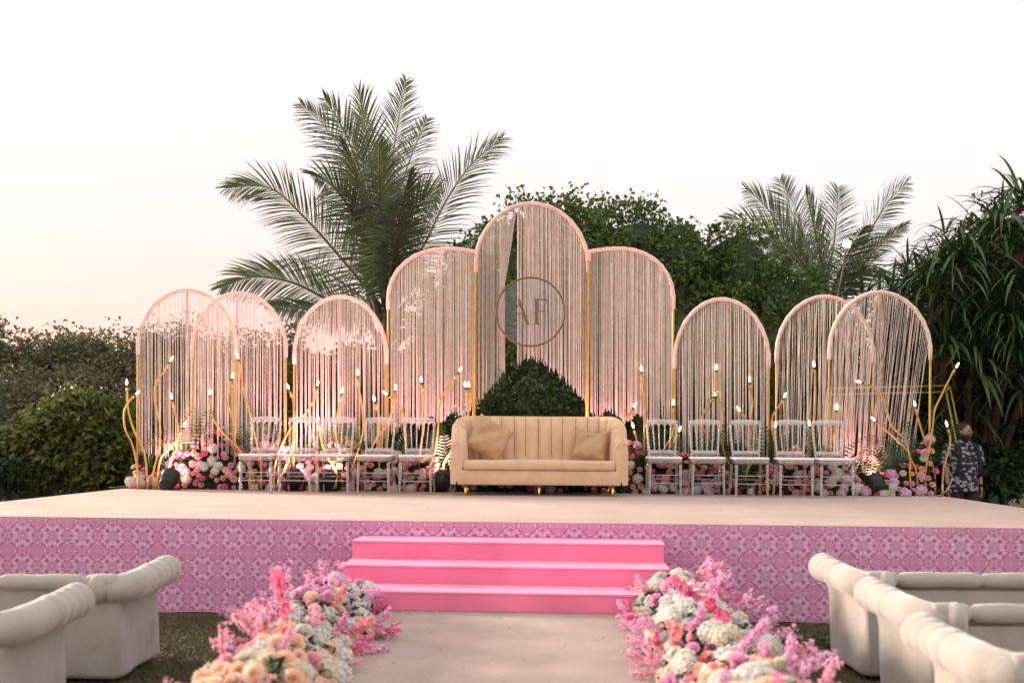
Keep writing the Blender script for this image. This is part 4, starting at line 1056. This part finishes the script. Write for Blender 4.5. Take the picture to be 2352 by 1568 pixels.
# floodlight on a pole behind the palm
fp = W(1916, 1150, 21.2); fp.z = 0
t = thing('flood_light', 'square lit floodlight on a thin grey pole glowing beside the right palm crown', 'floodlight', tuple(fp))
h = W(1945, 560, 21.2) - fp
mb = MB(); mb.tube([(0, 0, 0), (0, 0, h.z - 1.3), (.12, 0, h.z - .75), (h.x, .03, h.z - .08)], .022, 8); mb.build('pole', M['bark'], t)
mb = MB(); T = Matrix.Translation(h) @ Matrix.Rotation(.25, 4, 'Y') ; mb.box(-.085, .085, .02, .07, -.08, .08, T, bev=.012); mb.build('lamp_housing', M['black'], t)
mb = MB(); mb.box(-.075, .075, -.004, .018, -.07, .07, T)
fe = bpy.data.materials.new('flood_glow'); fe.use_nodes = True; _b = fe.node_tree.nodes['Principled BSDF']; _b.inputs['Emission Color'].default_value = (1, .70, .38, 1); _b.inputs['Emission Strength'].default_value = 3
mb.build('lamp_glass', fe, t, smooth=False)

# ---------------------------------------------------------------- broadleaf trees and shrubs
def crown_np(blobs, n, seed, ln, wd, clump=.22, out=.05, hollow=.5, front=True):
    rs = np.random.RandomState(seed); V0 = []; D0 = []
    vol = np.array([b[3] * b[5] + b[3] * b[4] + b[4] * b[5] for b in blobs]); vol = vol / vol.sum()
    for (cx, cy, cz, rx, ry, rz), w in zip(blobs, vol):
        m = int(n * w); nc = max(4, m // 26)
        d = rs.randn(nc, 3); 
        if front: d[:, 1] = -np.abs(d[:, 1]) * (rs.rand(nc) < .8) + np.abs(d[:, 1]) * (rs.rand(nc) >= .8) * .6
        d /= np.linalg.norm(d, axis=1)[:, None]
        k = (1 - hollow * rs.rand(nc) ** 1.8) * (1 + out * np.clip(rs.randn(nc), -2, 1.6) * .6)
        cc = np.array([cx, cy, cz]) + d * np.array([rx, ry, rz]) * k[:, None]
        idx = rs.randint(0, nc, m); sz = clump * (.5 + rs.rand(nc))[idx][:, None]
        P = cc[idx] + np.clip(rs.randn(m, 3), -1.5, 1.5) * sz * .5; D = d[idx] * .8 + rs.randn(m, 3) * .7 + np.array([0, -.1, .25])
        D /= np.linalg.norm(D, axis=1)[:, None]; V0.append(P); D0.append(D)
    P = np.concatenate(V0); D = np.concatenate(D0); keep = P[:, 2] > .03; return leaves_np(P[keep], D[keep], ln, wd, rs)
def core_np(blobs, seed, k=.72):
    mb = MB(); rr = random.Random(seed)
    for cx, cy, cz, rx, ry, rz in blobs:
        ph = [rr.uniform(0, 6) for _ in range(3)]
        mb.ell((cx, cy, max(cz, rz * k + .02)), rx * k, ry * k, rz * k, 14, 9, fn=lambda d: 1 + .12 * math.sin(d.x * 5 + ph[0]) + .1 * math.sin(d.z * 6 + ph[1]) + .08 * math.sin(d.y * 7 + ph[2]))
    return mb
def bush(name, cat, label, blobs, n, seed, m, ln=.11, wd=.030, trunk=None, group=None, **kw):
    bx = sum(b[0] for b in blobs) / len(blobs); by = sum(b[1] for b in blobs) / len(blobs)
    t = thing(name, label, cat, (bx, by, 0), 0, group)
    bl = [(b[0] - bx, b[1] - by, b[2], b[3], b[4], b[5]) for b in blobs]
    V, F = crown_np(bl, n, seed, ln, wd, **kw); npmesh('crown', V, F, m, t)
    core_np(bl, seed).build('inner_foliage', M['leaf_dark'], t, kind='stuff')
    rr = random.Random(seed); mb = MB()
    zt = max(b[2] for b in bl)
    for k in range(3 if trunk is None else trunk):
        a = rr.uniform(0, 6); q = rr.choice(bl); r = rr.uniform(.05, .1) if trunk is None else .14
        mb.tube([(rr.uniform(-.2, .2), 0, 0), (q[0] * .3, q[1] * .3, q[2] * .4), (q[0] * .8, q[1] * .8, q[2] * .9), (q[0], q[1], q[2] + q[5] * .5)], [r, r * .8, r * .5, r * .2], 7)
    mb.build('trunk', M['bark'], t); return t
def px(x, y, Y): v = W(x, y, Y); return v.x, v.z
def blob(x, y, Y, rw, rh, ry=None):      # centre px + radii in px at distance Y
    X, Z = px(x, y, Y); s = Y / FPX; return (X, Y, Z, rw * s, (ry or rw * s * .8), rh * s)
TG = 'broadleaf trees behind the stage'
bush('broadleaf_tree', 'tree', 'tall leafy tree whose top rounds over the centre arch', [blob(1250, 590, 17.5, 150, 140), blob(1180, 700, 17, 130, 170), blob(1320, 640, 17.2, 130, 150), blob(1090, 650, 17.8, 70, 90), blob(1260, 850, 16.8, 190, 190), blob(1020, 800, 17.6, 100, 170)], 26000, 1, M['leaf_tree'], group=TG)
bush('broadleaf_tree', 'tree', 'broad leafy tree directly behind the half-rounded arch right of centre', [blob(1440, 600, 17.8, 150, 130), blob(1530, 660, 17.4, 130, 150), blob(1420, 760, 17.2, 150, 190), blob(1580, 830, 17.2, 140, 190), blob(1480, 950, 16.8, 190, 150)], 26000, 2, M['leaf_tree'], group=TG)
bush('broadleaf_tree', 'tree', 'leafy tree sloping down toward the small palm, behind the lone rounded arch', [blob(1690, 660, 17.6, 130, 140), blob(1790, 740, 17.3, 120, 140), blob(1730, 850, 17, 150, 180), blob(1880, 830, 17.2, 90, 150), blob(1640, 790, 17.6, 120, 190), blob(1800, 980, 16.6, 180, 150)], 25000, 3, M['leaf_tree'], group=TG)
SG = 'shrubs behind the stage'
bush('shrub', 'shrub', 'dark shrub framed by the curved hem of the centre arch', [blob(1220, 1010, 15.4, 130, 130), blob(1100, 1060, 15.4, 120, 110), blob(1340, 1060, 15.4, 120, 110)], 13000, 4, M['leaf_dark'], ln=.10, wd=.028, group=SG)
bush('shrub', 'shrub', 'dark shrub behind the strings right of the centre arch', [blob(1500, 1040, 15.6, 130, 110), blob(1640, 1020, 15.6, 120, 130)], 8000, 5, M['leaf_dark'], group=SG)
bush('shrub', 'shrub', 'dark shrub behind the overlapping right arches', [blob(1800, 1030, 15.8, 140, 130), blob(1960, 980, 16.2, 140, 190), blob(2090, 1000, 16.4, 120, 180)], 12000, 6, M['leaf_dark'], group=SG)
bush('shrub', 'shrub', 'shrub behind the third arch and palm trunk', [blob(740, 980, 16, 130, 150), blob(850, 930, 16.4, 110, 150), blob(950, 980, 16, 120, 150), blob(800, 1050, 15.6, 170, 100)], 12000, 7, M['leaf_dark'], group=SG)
bush('shrub', 'shrub', 'grey-green scrub behind the second arch below the palm fronds', [blob(560, 900, 17, 120, 130), blob(660, 890, 17, 100, 130), blob(600, 1020, 16, 150, 110)], 12000, 8, M['leaf_left'], ln=.09, wd=.024, group=SG)
bush('shrub', 'shrub', 'twiggy scrub rising behind the outermost left arch', [blob(360, 850, 18, 80, 100), blob(440, 850, 18, 80, 110), blob(400, 980, 17, 130, 140), blob(500, 860, 18.4, 60, 80)], 11000, 9, M['leaf_twig'], ln=.08, wd=.018, clump=.26, out=.14, group=SG)
bush('shrub', 'shrub', 'grey-green scrub at the far left edge reaching highest there', [blob(-40, 860, 19, 110, 120), blob(70, 880, 19, 90, 100), blob(20, 960, 18, 130, 110)], 12000, 10, M['leaf_left'], ln=.10, wd=.028, clump=.26, out=.12, group=SG)
bush('shrub', 'shrub', 'grey-green scrub skyline between left edge and first arch', [blob(160, 860, 19, 90, 90), blob(245, 870, 18.6, 80, 95), blob(310, 880, 18.6, 60, 80), blob(200, 960, 18, 140, 100)], 14000, 11, M['leaf_left'], ln=.10, wd=.028, clump=.26, out=.12, group=SG)
bush('leafy_bush', 'bush', 'brighter green rounded bush beyond the left stage corner', [blob(190, 1000, 15.6, 110, 90), blob(260, 1040, 15.4, 80, 90), blob(110, 1030, 15.6, 80, 70)], 12000, 12, M['leaf_bright'], ln=.13, wd=.04, group=None)
bush('leafy_bush', 'bush', 'dark low bush at the far left beyond the stage', [blob(0, 1050, 15.8, 90, 60), blob(-90, 1030, 15.8, 90, 90), blob(60, 1075, 15.5, 90, 40)], 7000, 13, M['leaf_dark'], ln=.1, wd=.03)
bush('leafy_bush', 'bush', 'dark broadleaf bush behind the man in the patterned shirt', [blob(2200, 1000, 15.8, 90, 120), blob(2310, 1000, 15.6, 90, 120), blob(2400, 980, 15.4, 100, 150), blob(2270, 1085, 15.2, 90, 55)], 11000, 14, M['leaf_dark'], ln=.15, wd=.042)

# shade net strip
a = W(-60, 985, 17.2); b_ = W(640, 1000, 17.2)
t = thing('net_fence', 'dark teal shade net strung low behind the left scrub', 'fence', (a.x, 17.2, 0))
mb = MB(); rows = []
for i in range(80):
    u = i / 79; rows.append([((b_.x - a.x) * u, .03 * math.sin(u * 70), z + .03 * math.sin(u * 40)) for z in (.15, .9, 1.75)])
mb.grid(rows); mb.build('net_panel', M['net'], t)
for i in range(6): mb = MB(); x = (b_.x - a.x) * i / 5; mb.tube([(x, .06, 0), (x, .06, 1.85)], .025, 6); mb.build('post', M['galv'], t)

# ---------------------------------------------------------------- pandanus with strap leaves
def strap(rr, L, w, elev, az, droop):
    d = Vector((math.cos(az) * math.cos(elev), math.sin(az) * math.cos(elev), math.sin(elev))); p = Vector((0, 0, 0)); mb = MB(); rows = []; n = 9
    s = Vector((-math.sin(az), math.cos(az), 0)); kink = rr.uniform(.4, .75)
    for i in range(n + 1):
        u = i / n; ww = w * (1 - u ** 2.2) * (.7 + .3 * min(1, u * 4)) + .001; nrm = d.cross(s).normalized()
        rows.append([p - s * ww + nrm * ww * .35, p, p + s * ww + nrm * ww * .35])
        p = p + d * L / n; g = droop * (1 + 2.5 * max(0, u - kink)); d = (d + Vector((0, 0, -g))).normalized()
    mb.grid(rows); return mb
rr = random.Random(9); STR = []
for i in range(14):
    mb = strap(rr, rr.uniform(.85, 1.25), rr.uniform(.026, .040), rr.uniform(.1, 1.25), 0, rr.uniform(.10, .24)); STR.append(mesh_of(mb, 'leaf', [M['pandan']]))
    for p in STR[-1].polygons: p.use_smooth = True
SV = [(np.array([v.co for v in me.vertices]), np.array([p.vertices[:] for p in me.polygons])) for me in STR]
def pandanus(label, heads, seed, nleaf_obj=7, trunk=True):
    rr = random.Random(seed); bx = sum(h[0] for h in heads) / len(heads); by = sum(h[1] for h in heads) / len(heads)
    t = thing('pandanus_tree', label, 'tree', (bx, by, 0), 0, 'strap-leaved pandanus at the right edge')
    VV = []; FF = []; off = 0; mb = MB()
    for hx, hy, hz, sc, obj in heads:
        c = Vector((hx - bx, hy - by, hz)); nl = 44
        mb.tube([(c.x * .15, c.y * .15 + .3, 0), (c.x * .5, c.y * .5 + .4, c.z * .45), (c.x * .9, c.y + .3, c.z * .85), tuple(c)], [.09, .07, .06, .05], 6)
        for k in range(nl):
            az = k * 2.4 + rr.uniform(-.2, .2); e = rr.randint(0, 13); q = sc * rr.uniform(.8, 1.15); til = rr.uniform(-.15, .15)
            o = c + Vector((math.cos(az) * .05, math.sin(az) * .05, rr.uniform(-.25, .15)))
            if obj and k < obj:
                az = -math.pi / 2 + rr.uniform(-1.5, 1.5)
                lo = link('leaf', STR[e], t); lo.location = o; lo.rotation_euler = (til, til, az); lo.scale = (q,) * 3
            else:
                Mx = np.array(Matrix.Translation(o) @ Euler((til, til, az)).to_matrix().to_4x4() @ Matrix.Scale(q, 4)); V, F = SV[e]
                VV.append(V @ Mx[:3, :3].T + Mx[:3, 3]); FF.append(F + off); off += len(V)
    npmesh('crown', np.concatenate(VV), np.concatenate(FF), M['pandan'], t, smooth=True, kind='stuff')
    mb.build('trunk', M['branch'], t)
heads = []
rr = random.Random(77)
for x, y in [(2345,430),(2300,500),(2355,520),(2255,520),(2210,560),(2290,590),(2350,620),(2180,600),(2235,640),(2140,640),(2310,700),(2375,700),(2195,700),(2260,730),(2150,710),(2330,780),(2220,790),(2280,820),(2170,780),(2370,850),(2200,850),(2320,880),(2400,760),(2420,620),(2410,480),(2250,880),(2150,850),(2200,940),(2270,950),(2340,940),(2160,910),(2400,930),(2235,820),(2300,640),(2335,720)]:
    v = W(x, y + 20, 14.9 + rr.uniform(-.5, 1.2)); heads.append((v.x, v.y, v.z, rr.uniform(.75, 1.0), 9))
pandanus('tall dark pandanus mass with drooping strap leaves filling the right edge', heads, 5)
heads = []
for x, y in [(2085,610),(2050,650),(2110,680),(2020,690),(2075,730),(1985,680),(2120,760),(2030,790),(1960,740),(2140,590),(2170,540),(2110,640),(2150,660),(2075,800),(2130,830),(2010,840),(2190,600)]:
    v = W(x, y + 10, 17.0 + rr.uniform(-.4, .8)); heads.append((v.x, v.y, v.z, rr.uniform(.6, .85), 0))
pandanus('smaller spiky pandanus silhouetted between the small palm and right mass', heads, 6)
def core(label_parent, blobs): pass
# dark backing foliage low in the pandanus mass
bush('shrub', 'shrub', 'dense dark undergrowth within and beneath the right pandanus', [blob(2300, 800, 16.6, 130, 200), blob(2400, 700, 16.8, 120, 260), blob(2190, 830, 16.8, 110, 220), blob(2110, 850, 17.2, 80, 150), blob(2300, 590, 16.8, 80, 120), blob(2215, 680, 16.8, 80, 110), blob(2060, 760, 17.6, 60, 110)], 9000, 16, M['leaf_dark'], ln=.16, wd=.03, group=SG)
# broad strap leaves springing from the ground behind the man
for k, (x, y, lb) in enumerate(((2240, 1090, 'arching strap-leaf plant close behind the man'), (2320, 1090, 'strap-leaf plant near the right photo edge'), (2290, 1040, 'strap-leaf plant in shade between man and pandanus'))):
    v = W(x, y, 14.9); t = thing('strap_plant', lb, 'plant', (v.x, v.y + .2 * k, 0), 0, 'strap-leaf plants beyond the right stage corner')
    for i in range(16):
        lo = link('leaf', STR[R.randint(0, 13)], t); lo.location = (0, 0, .05 + .02 * i); lo.rotation_euler = (0, -.35, i * 2.4); q = R.uniform(.8, 1.25); lo.scale = (q, q * 1.2, q)

# gold frame structure behind right arches
Yf = 14.6
o = W(2130, 1135, Yf); o.z = 0
t = thing('gold_bar_frame', 'pale gold rectangular bar frame standing behind the right arches', 'frame', tuple(o))
def bar(a, b): mb = MB(); mb.tube([a, b], .014, 6); mb.build('bar', M['yellowpipe'], t)
q = lambda x, y, Y: W(x * LS, y * LS, Y) - o
g = lambda cx, cy, Y: W(*c3((cx, cy)), Y) - o
bar(g(1330, 708, Yf), g(2128, 688, Yf)); bar(g(1325, 748, Yf), g(2105, 730, Yf)); bar(g(2128, 688, Yf), g(2105, 730, Yf)); bar(g(1330, 708, Yf), g(1325, 748, Yf))
for top, foot in (((2128, 688), (2260, 1330)), ((2105, 730), (2225, 1330)), ((1330, 708), (1300, 1330)), ((1325, 748), (1290, 1330))):
    a = g(*top, Yf); b2 = g(*foot, Yf); k = (0 - a.z) / (b2.z - a.z); bar(a, a.lerp(b2, k))

# ---------------------------------------------------------------- people
sk = mat('brown_skin', (.36, .20, .135), .55, var=.08, vs=10)
hairm = mat('black_hair', (.008, .006, .005), .6)
shirtm = bpy.data.materials.new('leaf_print_shirt'); shirtm.use_nodes = True; n = shirtm.node_tree; b = n.nodes['Principled BSDF']; b.inputs['Roughness'].default_value = .8
tc = n.nodes.new('ShaderNodeTexCoord'); mp = n.nodes.new('ShaderNodeMapping'); mp.inputs['Scale'].default_value = (15, 15, 23); vo = n.nodes.new('ShaderNodeTexVoronoi'); vo.inputs['Scale'].default_value = 1
n.links.new(tc.outputs['Object'], mp.inputs[0]); n.links.new(mp.outputs[0], vo.inputs['Vector']); rp = n.nodes.new('ShaderNodeValToRGB'); rp.color_ramp.interpolation = 'CONSTANT'
rp.color_ramp.elements[0].color = (.30, .30, .32, 1); rp.color_ramp.elements[1].position = .46; rp.color_ramp.elements[1].color = (.012, .013, .018, 1)
n.links.new(vo.outputs['Distance'], rp.inputs[0]); n.links.new(rp.outputs[0], b.inputs['Base Color'])
checkm = mat('navy_check_cloth', (.02, .03, .08), .8, var=.4, vs=20, col2=(.10, .14, .25))
maskm = mat('blue_face_mask', (.16, .42, .75), .8)
darkm = mat('dark_trousers', (.012, .010, .016), .85)
def skin_obj(name, V, E, Rd, m, parent, root=0, lv=2):
    bm = bmesh.new(); ly = bm.verts.layers.skin.verify(); vs = [bm.verts.new(v) for v in V]
    for a, b_ in E: bm.edges.new((vs[a], vs[b_]))
    for v, r in zip(vs, Rd): v[ly].radius = (r if isinstance(r, tuple) else (r, r))
    vs[root][ly].use_root = True
    me = bpy.data.meshes.new(name); bm.to_mesh(me); bm.free(); me.materials.append(m); o = link(name, me, parent)
    s = o.modifiers.new('skin', 'SKIN'); s.use_smooth_shade = True; u = o.modifiers.new('subsurf', 'SUBSURF'); u.levels = lv; u.render_levels = lv; return o
def loft(rings, name, m, parent, n=20, cap=True):
    mb = MB(); rows = [[(cx + rx * math.cos(a) , cy + ry * math.sin(a), z) for a in [2 * math.pi * k / n for k in range(n)]] for cx, cy, z, rx, ry in rings]
    k = mb.grid(rows, True)
    if cap: mb.face(tuple(k + n - 1 - j for j in range(n))); e = k + (len(rows) - 1) * n; mb.face(tuple(e + j for j in range(n)))
    return mb.build(name, m, parent)
def head(t, H, hz, turn, beard, mask):
    # head centred at hz, face toward -Y then turned by `turn` about Z
    T = Matrix.Translation((0, -.01, hz)) @ Matrix.Rotation(turn, 4, 'Z')
    def hf(d):
        k = 1.0
        if d.z < -.1: k *= 1 - .16 * min(1, (-d.z - .1)) * (1 if d.y < 0 else 1.5)
        return k
    mb = MB(); mb.ell((0, 0, 0), .076, .098, .122, 20, 16, T.to_3x3(), hf); mb.v = [tuple(Vector(v) + T.translation) for v in mb.v]
    def add(c, rx, ry, rz): # small facial volume
        k = len(mb.v); mb.ell((0, 0, 0), rx, ry, rz, 8, 6); mb.v[k:] = [tuple(T @ (Vector(v) + Vector(c))) for v in mb.v[k:]]
    add((0, -.100, -.018), .014, .020, .026); add((0, -.096, -.004), .010, .014, .03)
    add((.078, .005, -.01), .012, .018, .030); add((-.078, .005, -.01), .012, .018, .030)
    add((0, -.092, -.060), .024, .010, .007); add((0, -.070, -.095), .032, .024, .022); add((0, -.088, .028), .045, .012, .010)
    o = mb.build('face', sk, t)
    e = MB()
    for s in (-1, 1): k = len(e.v); e.ell((0, 0, 0), .011, .007, .006, 8, 5); e.v[k:] = [tuple(T @ (Vector(v) + Vector((s * .03, -.091, .006)))) for v in e.v[k:]]
    e.build('eye', hairm, t)
    e = MB()
    for s in (-1, 1): k = len(e.v); e.ell((0, 0, 0), .018, .006, .004, 8, 5); e.v[k:] = [tuple(T @ (Vector(v) + Vector((s * .031, -.095, .026)))) for v in e.v[k:]]
    e.build('eyebrow', hairm, t)
    h = MB(); rows = []
    for i in range(10):
        th = math.radians(0 + i * 12); row = []
        for j in range(24):
            ph = 2 * math.pi * j / 24; fr = max(0, -math.sin(ph) + .12) / 1.12; lim = 1 - .60 * fr ** .7 
            tt = th * lim; k = 1.05 + .04 * math.sin(j * 3 + i * 2)
            row.append(T @ Vector((math.sin(tt) * math.cos(ph) * .080 * k, math.sin(tt) * math.sin(ph) * .102 * k + .006, math.cos(tt) * .124 * (k + .06))))
        rows.append(row)
    h.grid(rows, True); h.build('hair', hairm, t)
    if beard:
        h = MB(); rows = []
        for i in range(8):
            z = -.052 - i * .011; row = []
            for j in range(15):
                a = math.radians(-200 + j * 220 / 14); w = .082 * (1 - .22 * (i / 7) ** 2); zz = z + (.015 if abs(j - 7) > 5 else 0) - (0.0 if not (5 < j < 9 and i == 0) else .012)
                row.append(T @ Vector((w * math.cos(a), (.100 - .012 * (i / 7) ** 2) * math.sin(a) * (1 if i < 6 else .85), zz)))
            rows.append(row)
        h.grid(rows); 
        k = len(h.v); h.ell((0, 0, 0), .045, .035, .03, 10, 6); h.v[k:] = [tuple(T @ (Vector(v) + Vector((0, -.062, -.118)))) for v in h.v[k:]]
        h.build('beard', hairm, t)
    if mask:
        h = MB(); rows = []
        for i in range(6):
            z = -.005 - i * .022
            rows.append([T @ Vector((.084 * math.cos(math.radians(a)), (.108 + .018 * math.cos(math.radians(a + 90)) ** 2 * math.sin(math.pi * (i + .5) / 6)) * math.sin(math.radians(a)), z)) for a in range(-165, -14, 15)])
        h.grid(rows); h.build('face_mask', maskm, t)
def hand(t, wrist, d, side):
    w = Vector(wrist); V = [w, w + Vector((0, 0, -.05)), w + Vector((0, -.005, -.095))]; E = [(0, 1), (1, 2)]; Rd = [(.022, .028), (.016, .038), (.014, .038)]
    for k, (y, l) in enumerate(((-.030, .062), (-.011, .072), (.010, .068), (.029, .052))):
        i = len(V); V += [w + Vector((0, y, -.085)), w + Vector((-side * .006, y * 1.15, -.095 - l * .45)), w + Vector((-side * .022, y * 1.15, -.095 - l))]; E += [(2, i), (i, i + 1), (i + 1, i + 2)]; Rd += [.0095, .009, .0075]
    i = len(V); V += [w + Vector((-side * .01, -.035, -.035)), w + Vector((-side * .016, -.055, -.070)), w + Vector((-side * .022, -.058, -.098))]; E += [(1, i), (i, i + 1), (i + 1, i + 2)]; Rd += [.012, .011, .008]
    return skin_obj('hand', V, E, Rd, sk, t, 1, 1)
def person(label, loc, rz, H, shirt, turn, beard, mask, straps):
    t = thing('person', label, 'man', loc, rz); s = H / 1.75
    sh = 1.44 * s
    V = [(0, 0, .92), (0, 0, 1.15), (0, .01, 1.36), (0, .012, 1.47), (0, 0, 1.54), (.19, .01, 1.415), (.235, .02, 1.14), (.245, -.03, .88), (-.19, .01, 1.415), (-.235, .02, 1.14), (-.245, -.03, .88), (.095, 0, .86), (.10, -.01, .48), (.105, .02, .09), (.115, -.12, .04), (-.095, 0, .86), (-.10, -.01, .48), (-.105, .02, .09), (-.115, -.12, .04)]
    V = [tuple(c * s for c in v) for v in V]
    E = [(0, 1), (1, 2), (2, 3), (3, 4), (2, 5), (5, 6), (6, 7), (2, 8), (8, 9), (9, 10), (0, 11), (11, 12), (12, 13), (13, 14), (0, 15), (15, 16), (16, 17), (17, 18)]
    Rd = [(.15, .11), (.14, .10), (.16, .10), .058, .055, .058, .044, .028, .058, .044, .028, .085, .058, .042, .035, .085, .058, .042, .035]
    skin_obj('body', V, E, Rd, sk, t)
    head(t, H, 1.63 * s, turn, beard, mask)
    for sg in (1, -1): hand(t, (sg * .245 * s, -.03 * s, .87 * s), (0, 0, -1), sg)
    # clothing
    sc = lambda R_: [(a * s, b_ * s, c * s, d * s, e * s) for a, b_, c, d, e in R_]
    loft(sc([(0, .0, .80, .215, .15), (0, 0, .82, .218, .152), (0, 0, .95, .205, .145), (0, 0, 1.10, .20, .138), (0, 0, 1.25, .208, .142), (0, .01, 1.36, .215, .135), (0, .012, 1.42, .195, .12), (0, .014, 1.455, .145, .10), (0, .014, 1.475, .095, .085), (0, .012, 1.49, .078, .075)]), 'shirt', shirt, t, 28, False)
    for sg in (1, -1):
        mb = MB(); mb.tube([(sg * .13 * s, .012 * s, 1.415 * s), (sg * .185 * s, .012 * s, 1.405 * s), (sg * .222 * s, .016 * s, 1.34 * s), (sg * .245 * s, .02 * s, 1.24 * s), (sg * .258 * s, .02 * s, 1.16 * s)], [.055 * s, .072 * s, .072 * s, .070 * s, .074 * s], 14, cap=False); mb.build('sleeve', shirt, t)
        mb = MB(); mb.tube([(sg * .018 * s, -.075 * s, 1.492 * s), (sg * .05 * s, -.088 * s, 1.475 * s), (sg * .045 * s, -.112 * s, 1.44 * s), (sg * .012 * s, -.132 * s, 1.40 * s)], [.012, .016, .016, .006], 6); mb.build('collar', shirt, t)
        mb = MB(); mb.tube([(sg * .095 * s, 0, .86 * s), (sg * .10 * s, -.01 * s, .48 * s), (sg * .105 * s, .02 * s, .07 * s)], [.112 * s, .085 * s, .066 * s], 14); mb.build('trouser_leg', darkm, t)
        mb = MB(); mb.ell((sg * .112 * s, -.06 * s, .045), .05, .135, .045, 12, 6); mb.build('shoe', hairm, t)
        if straps:
            q = lambda x, y, z: (sg * x * s, y * s, z * s)
            P = smooth_path([q(.125, .12, 1.38), q(.128, .04, 1.475), q(.132, -.07, 1.44), q(.135, -.135, 1.34), q(.15, -.150, 1.2), q(.175, -.125, 1.06), q(.2, -.04, .99)], 4)
            mb = MB(); rows = [[Vector(p) + Vector((-.03, -.004, 0)), Vector(p) + Vector((-.028, -.014, 0)), Vector(p) + Vector((.028, -.014, 0)), Vector(p) + Vector((.03, -.004, 0))] for p in P]; mb.grid(rows); mb.build('backpack_strap', darkm, t)
    mb = MB(); mb.tube([(0, 0, .80 * s), (0, 0, .94 * s)], [.19 * s, .185 * s], 18); mb.v = [(x, y * .72, z) for x, y, z in mb.v]; mb.build('waistband', darkm, t)
    if straps: mb = MB(); mb.box(-.17 * s, .17 * s, .13 * s, .28 * s, .98 * s, 1.46 * s, bev=.05); mb.build('backpack', darkm, t)
v = W(2212, 1140, 14.0)
person('bearded man in black and white leaf-print shirt with backpack, looking away beyond stage', (v.x, 14.0, 0), .12, 1.77, shirtm, .62, True, False, True)
v = W(2076, 1140, 14.55)
person('person in blue face mask and navy checked shirt behind the right arch strings', (v.x, 14.55, 0), -.35, 1.66, checkm, .1, False, True, False)

# ---------------------------------------------------------------- cables and fallen leaves
def cable(label, pts, r=.004):
    P = smooth_path([Vector(p) for p in pts], 6); o = P[0].copy(); mb = MB(); mb.tube([p - o for p in P], r, 5); ob = mb.build('power_cable', M['cable']); ob.location = o; ob['label'] = label; ob['category'] = 'cable'
def z8(x, y, h=.805): p = Wz(x, y, .8); p.z = h; return p
cable('white cable looping up beside the last gold lamp', [z8(2085, 1139), z8(2110, 1141), z8(2150, 1139), z8(2170, 1137, .84), z8(2187, 1134, 1.0), z8(2178, 1134, 1.13), z8(2166, 1134, 1.2)])
cable('white cable snaking on the stage under the first arch', [z8(250, 1120), z8(300, 1117), z8(345, 1121), z8(372, 1117), z8(400, 1120)])
cable('white cable slack hanging between second and third clear chairs', [W(676, 1020, 12.9), W(690, 1050, 12.8), W(722, 1057, 12.8), W(742, 1035, 12.9)])
cable('thin white cable along the flower bed under the right chairs', [z8(1640, 1129), z8(1720, 1131), z8(1790, 1129), z8(1850, 1134), z8(1900, 1132), z8(1990, 1135)])
def litter():
    rs = np.random.RandomState(8); n = 260
    c = Wz(2010, 1478, .0); P = np.stack([c.x + rs.randn(n) * .22, c.y + rs.randn(n) * .10, .012 + rs.rand(n) * .04], 1); D = rs.randn(n, 3); D[:, 2] *= .25; D /= np.linalg.norm(D, axis=1)[:, None]
    V, F = leaves_np(P - np.array([c.x, c.y, 0]), D, .08, .018, rs); V[:, 2] = np.maximum(V[:, 2], .006); o = npmesh('leaf_litter', V, F, M['bedleaf'], None, kind='stuff'); o.location = (c.x, c.y, 0)
    o['label'] = 'heap of cut green leaves on the turf in front of the skirt'; o['category'] = 'leaves'
    f = link('fallen_rose', FL[('rose', 'orange', 0)]); p = Wz(1978, 1462, .0); f.location = (p.x, p.y, .05); f['label'] = 'single orange rose lying on the cut leaves'; f['category'] = 'flower'
litter()
def petals():
    rs = np.random.RandomState(12); n = 240
    sd = np.where(rs.rand(n) < .5, -1, 1); x = sd * (.86 - np.abs(rs.randn(n)) * .13); y = 3.6 + rs.rand(n) * 3.5; a = rs.rand(n) * 6.28; w = .007 + .007 * rs.rand(n)
    c = np.stack([x, y, np.full(n, .2535)], 1); u = np.stack([np.cos(a), np.sin(a), .2 * rs.rand(n)], 1) * w[:, None]; v = np.stack([-np.sin(a), np.cos(a), .1 + 0 * a], 1) * w[:, None] * .7
    V = np.concatenate([c - u, c - v, c + u, c + v], 0); i = np.arange(n); F = np.stack([i, i + n, i + 2 * n, i + 3 * n], 1)
    npmesh('fallen_petals', V, F, [P_['pink'], P_['white']], mi=(rs.rand(n) < .5).astype(int), kind='stuff', label='loose pink and white petals along the aisle carpet edges', category='petals')
petals()
def debris():
    rs = np.random.RandomState(15); n = 110; P = np.stack([rs.uniform(-.9, .9, n), rs.uniform(3.6, 7.0, n), np.full(n, .2535)], 1); P2 = np.stack([rs.uniform(-5, 5, 90), rs.uniform(8.8, 12.2, 90), np.full(90, .8035)], 1)
    P = np.concatenate([P, P2]); a = rs.rand(len(P)) * 6.28; D = np.stack([np.cos(a), np.sin(a), .02 + 0 * a], 1); V, F = leaves_np(P, D, .013, .0025, rs, droop=0.0)
    npmesh('crumb_litter', V, F, M['branch'], kind='stuff', label='tiny leaf crumbs scattered on the beige carpets', category='litter')
debris()
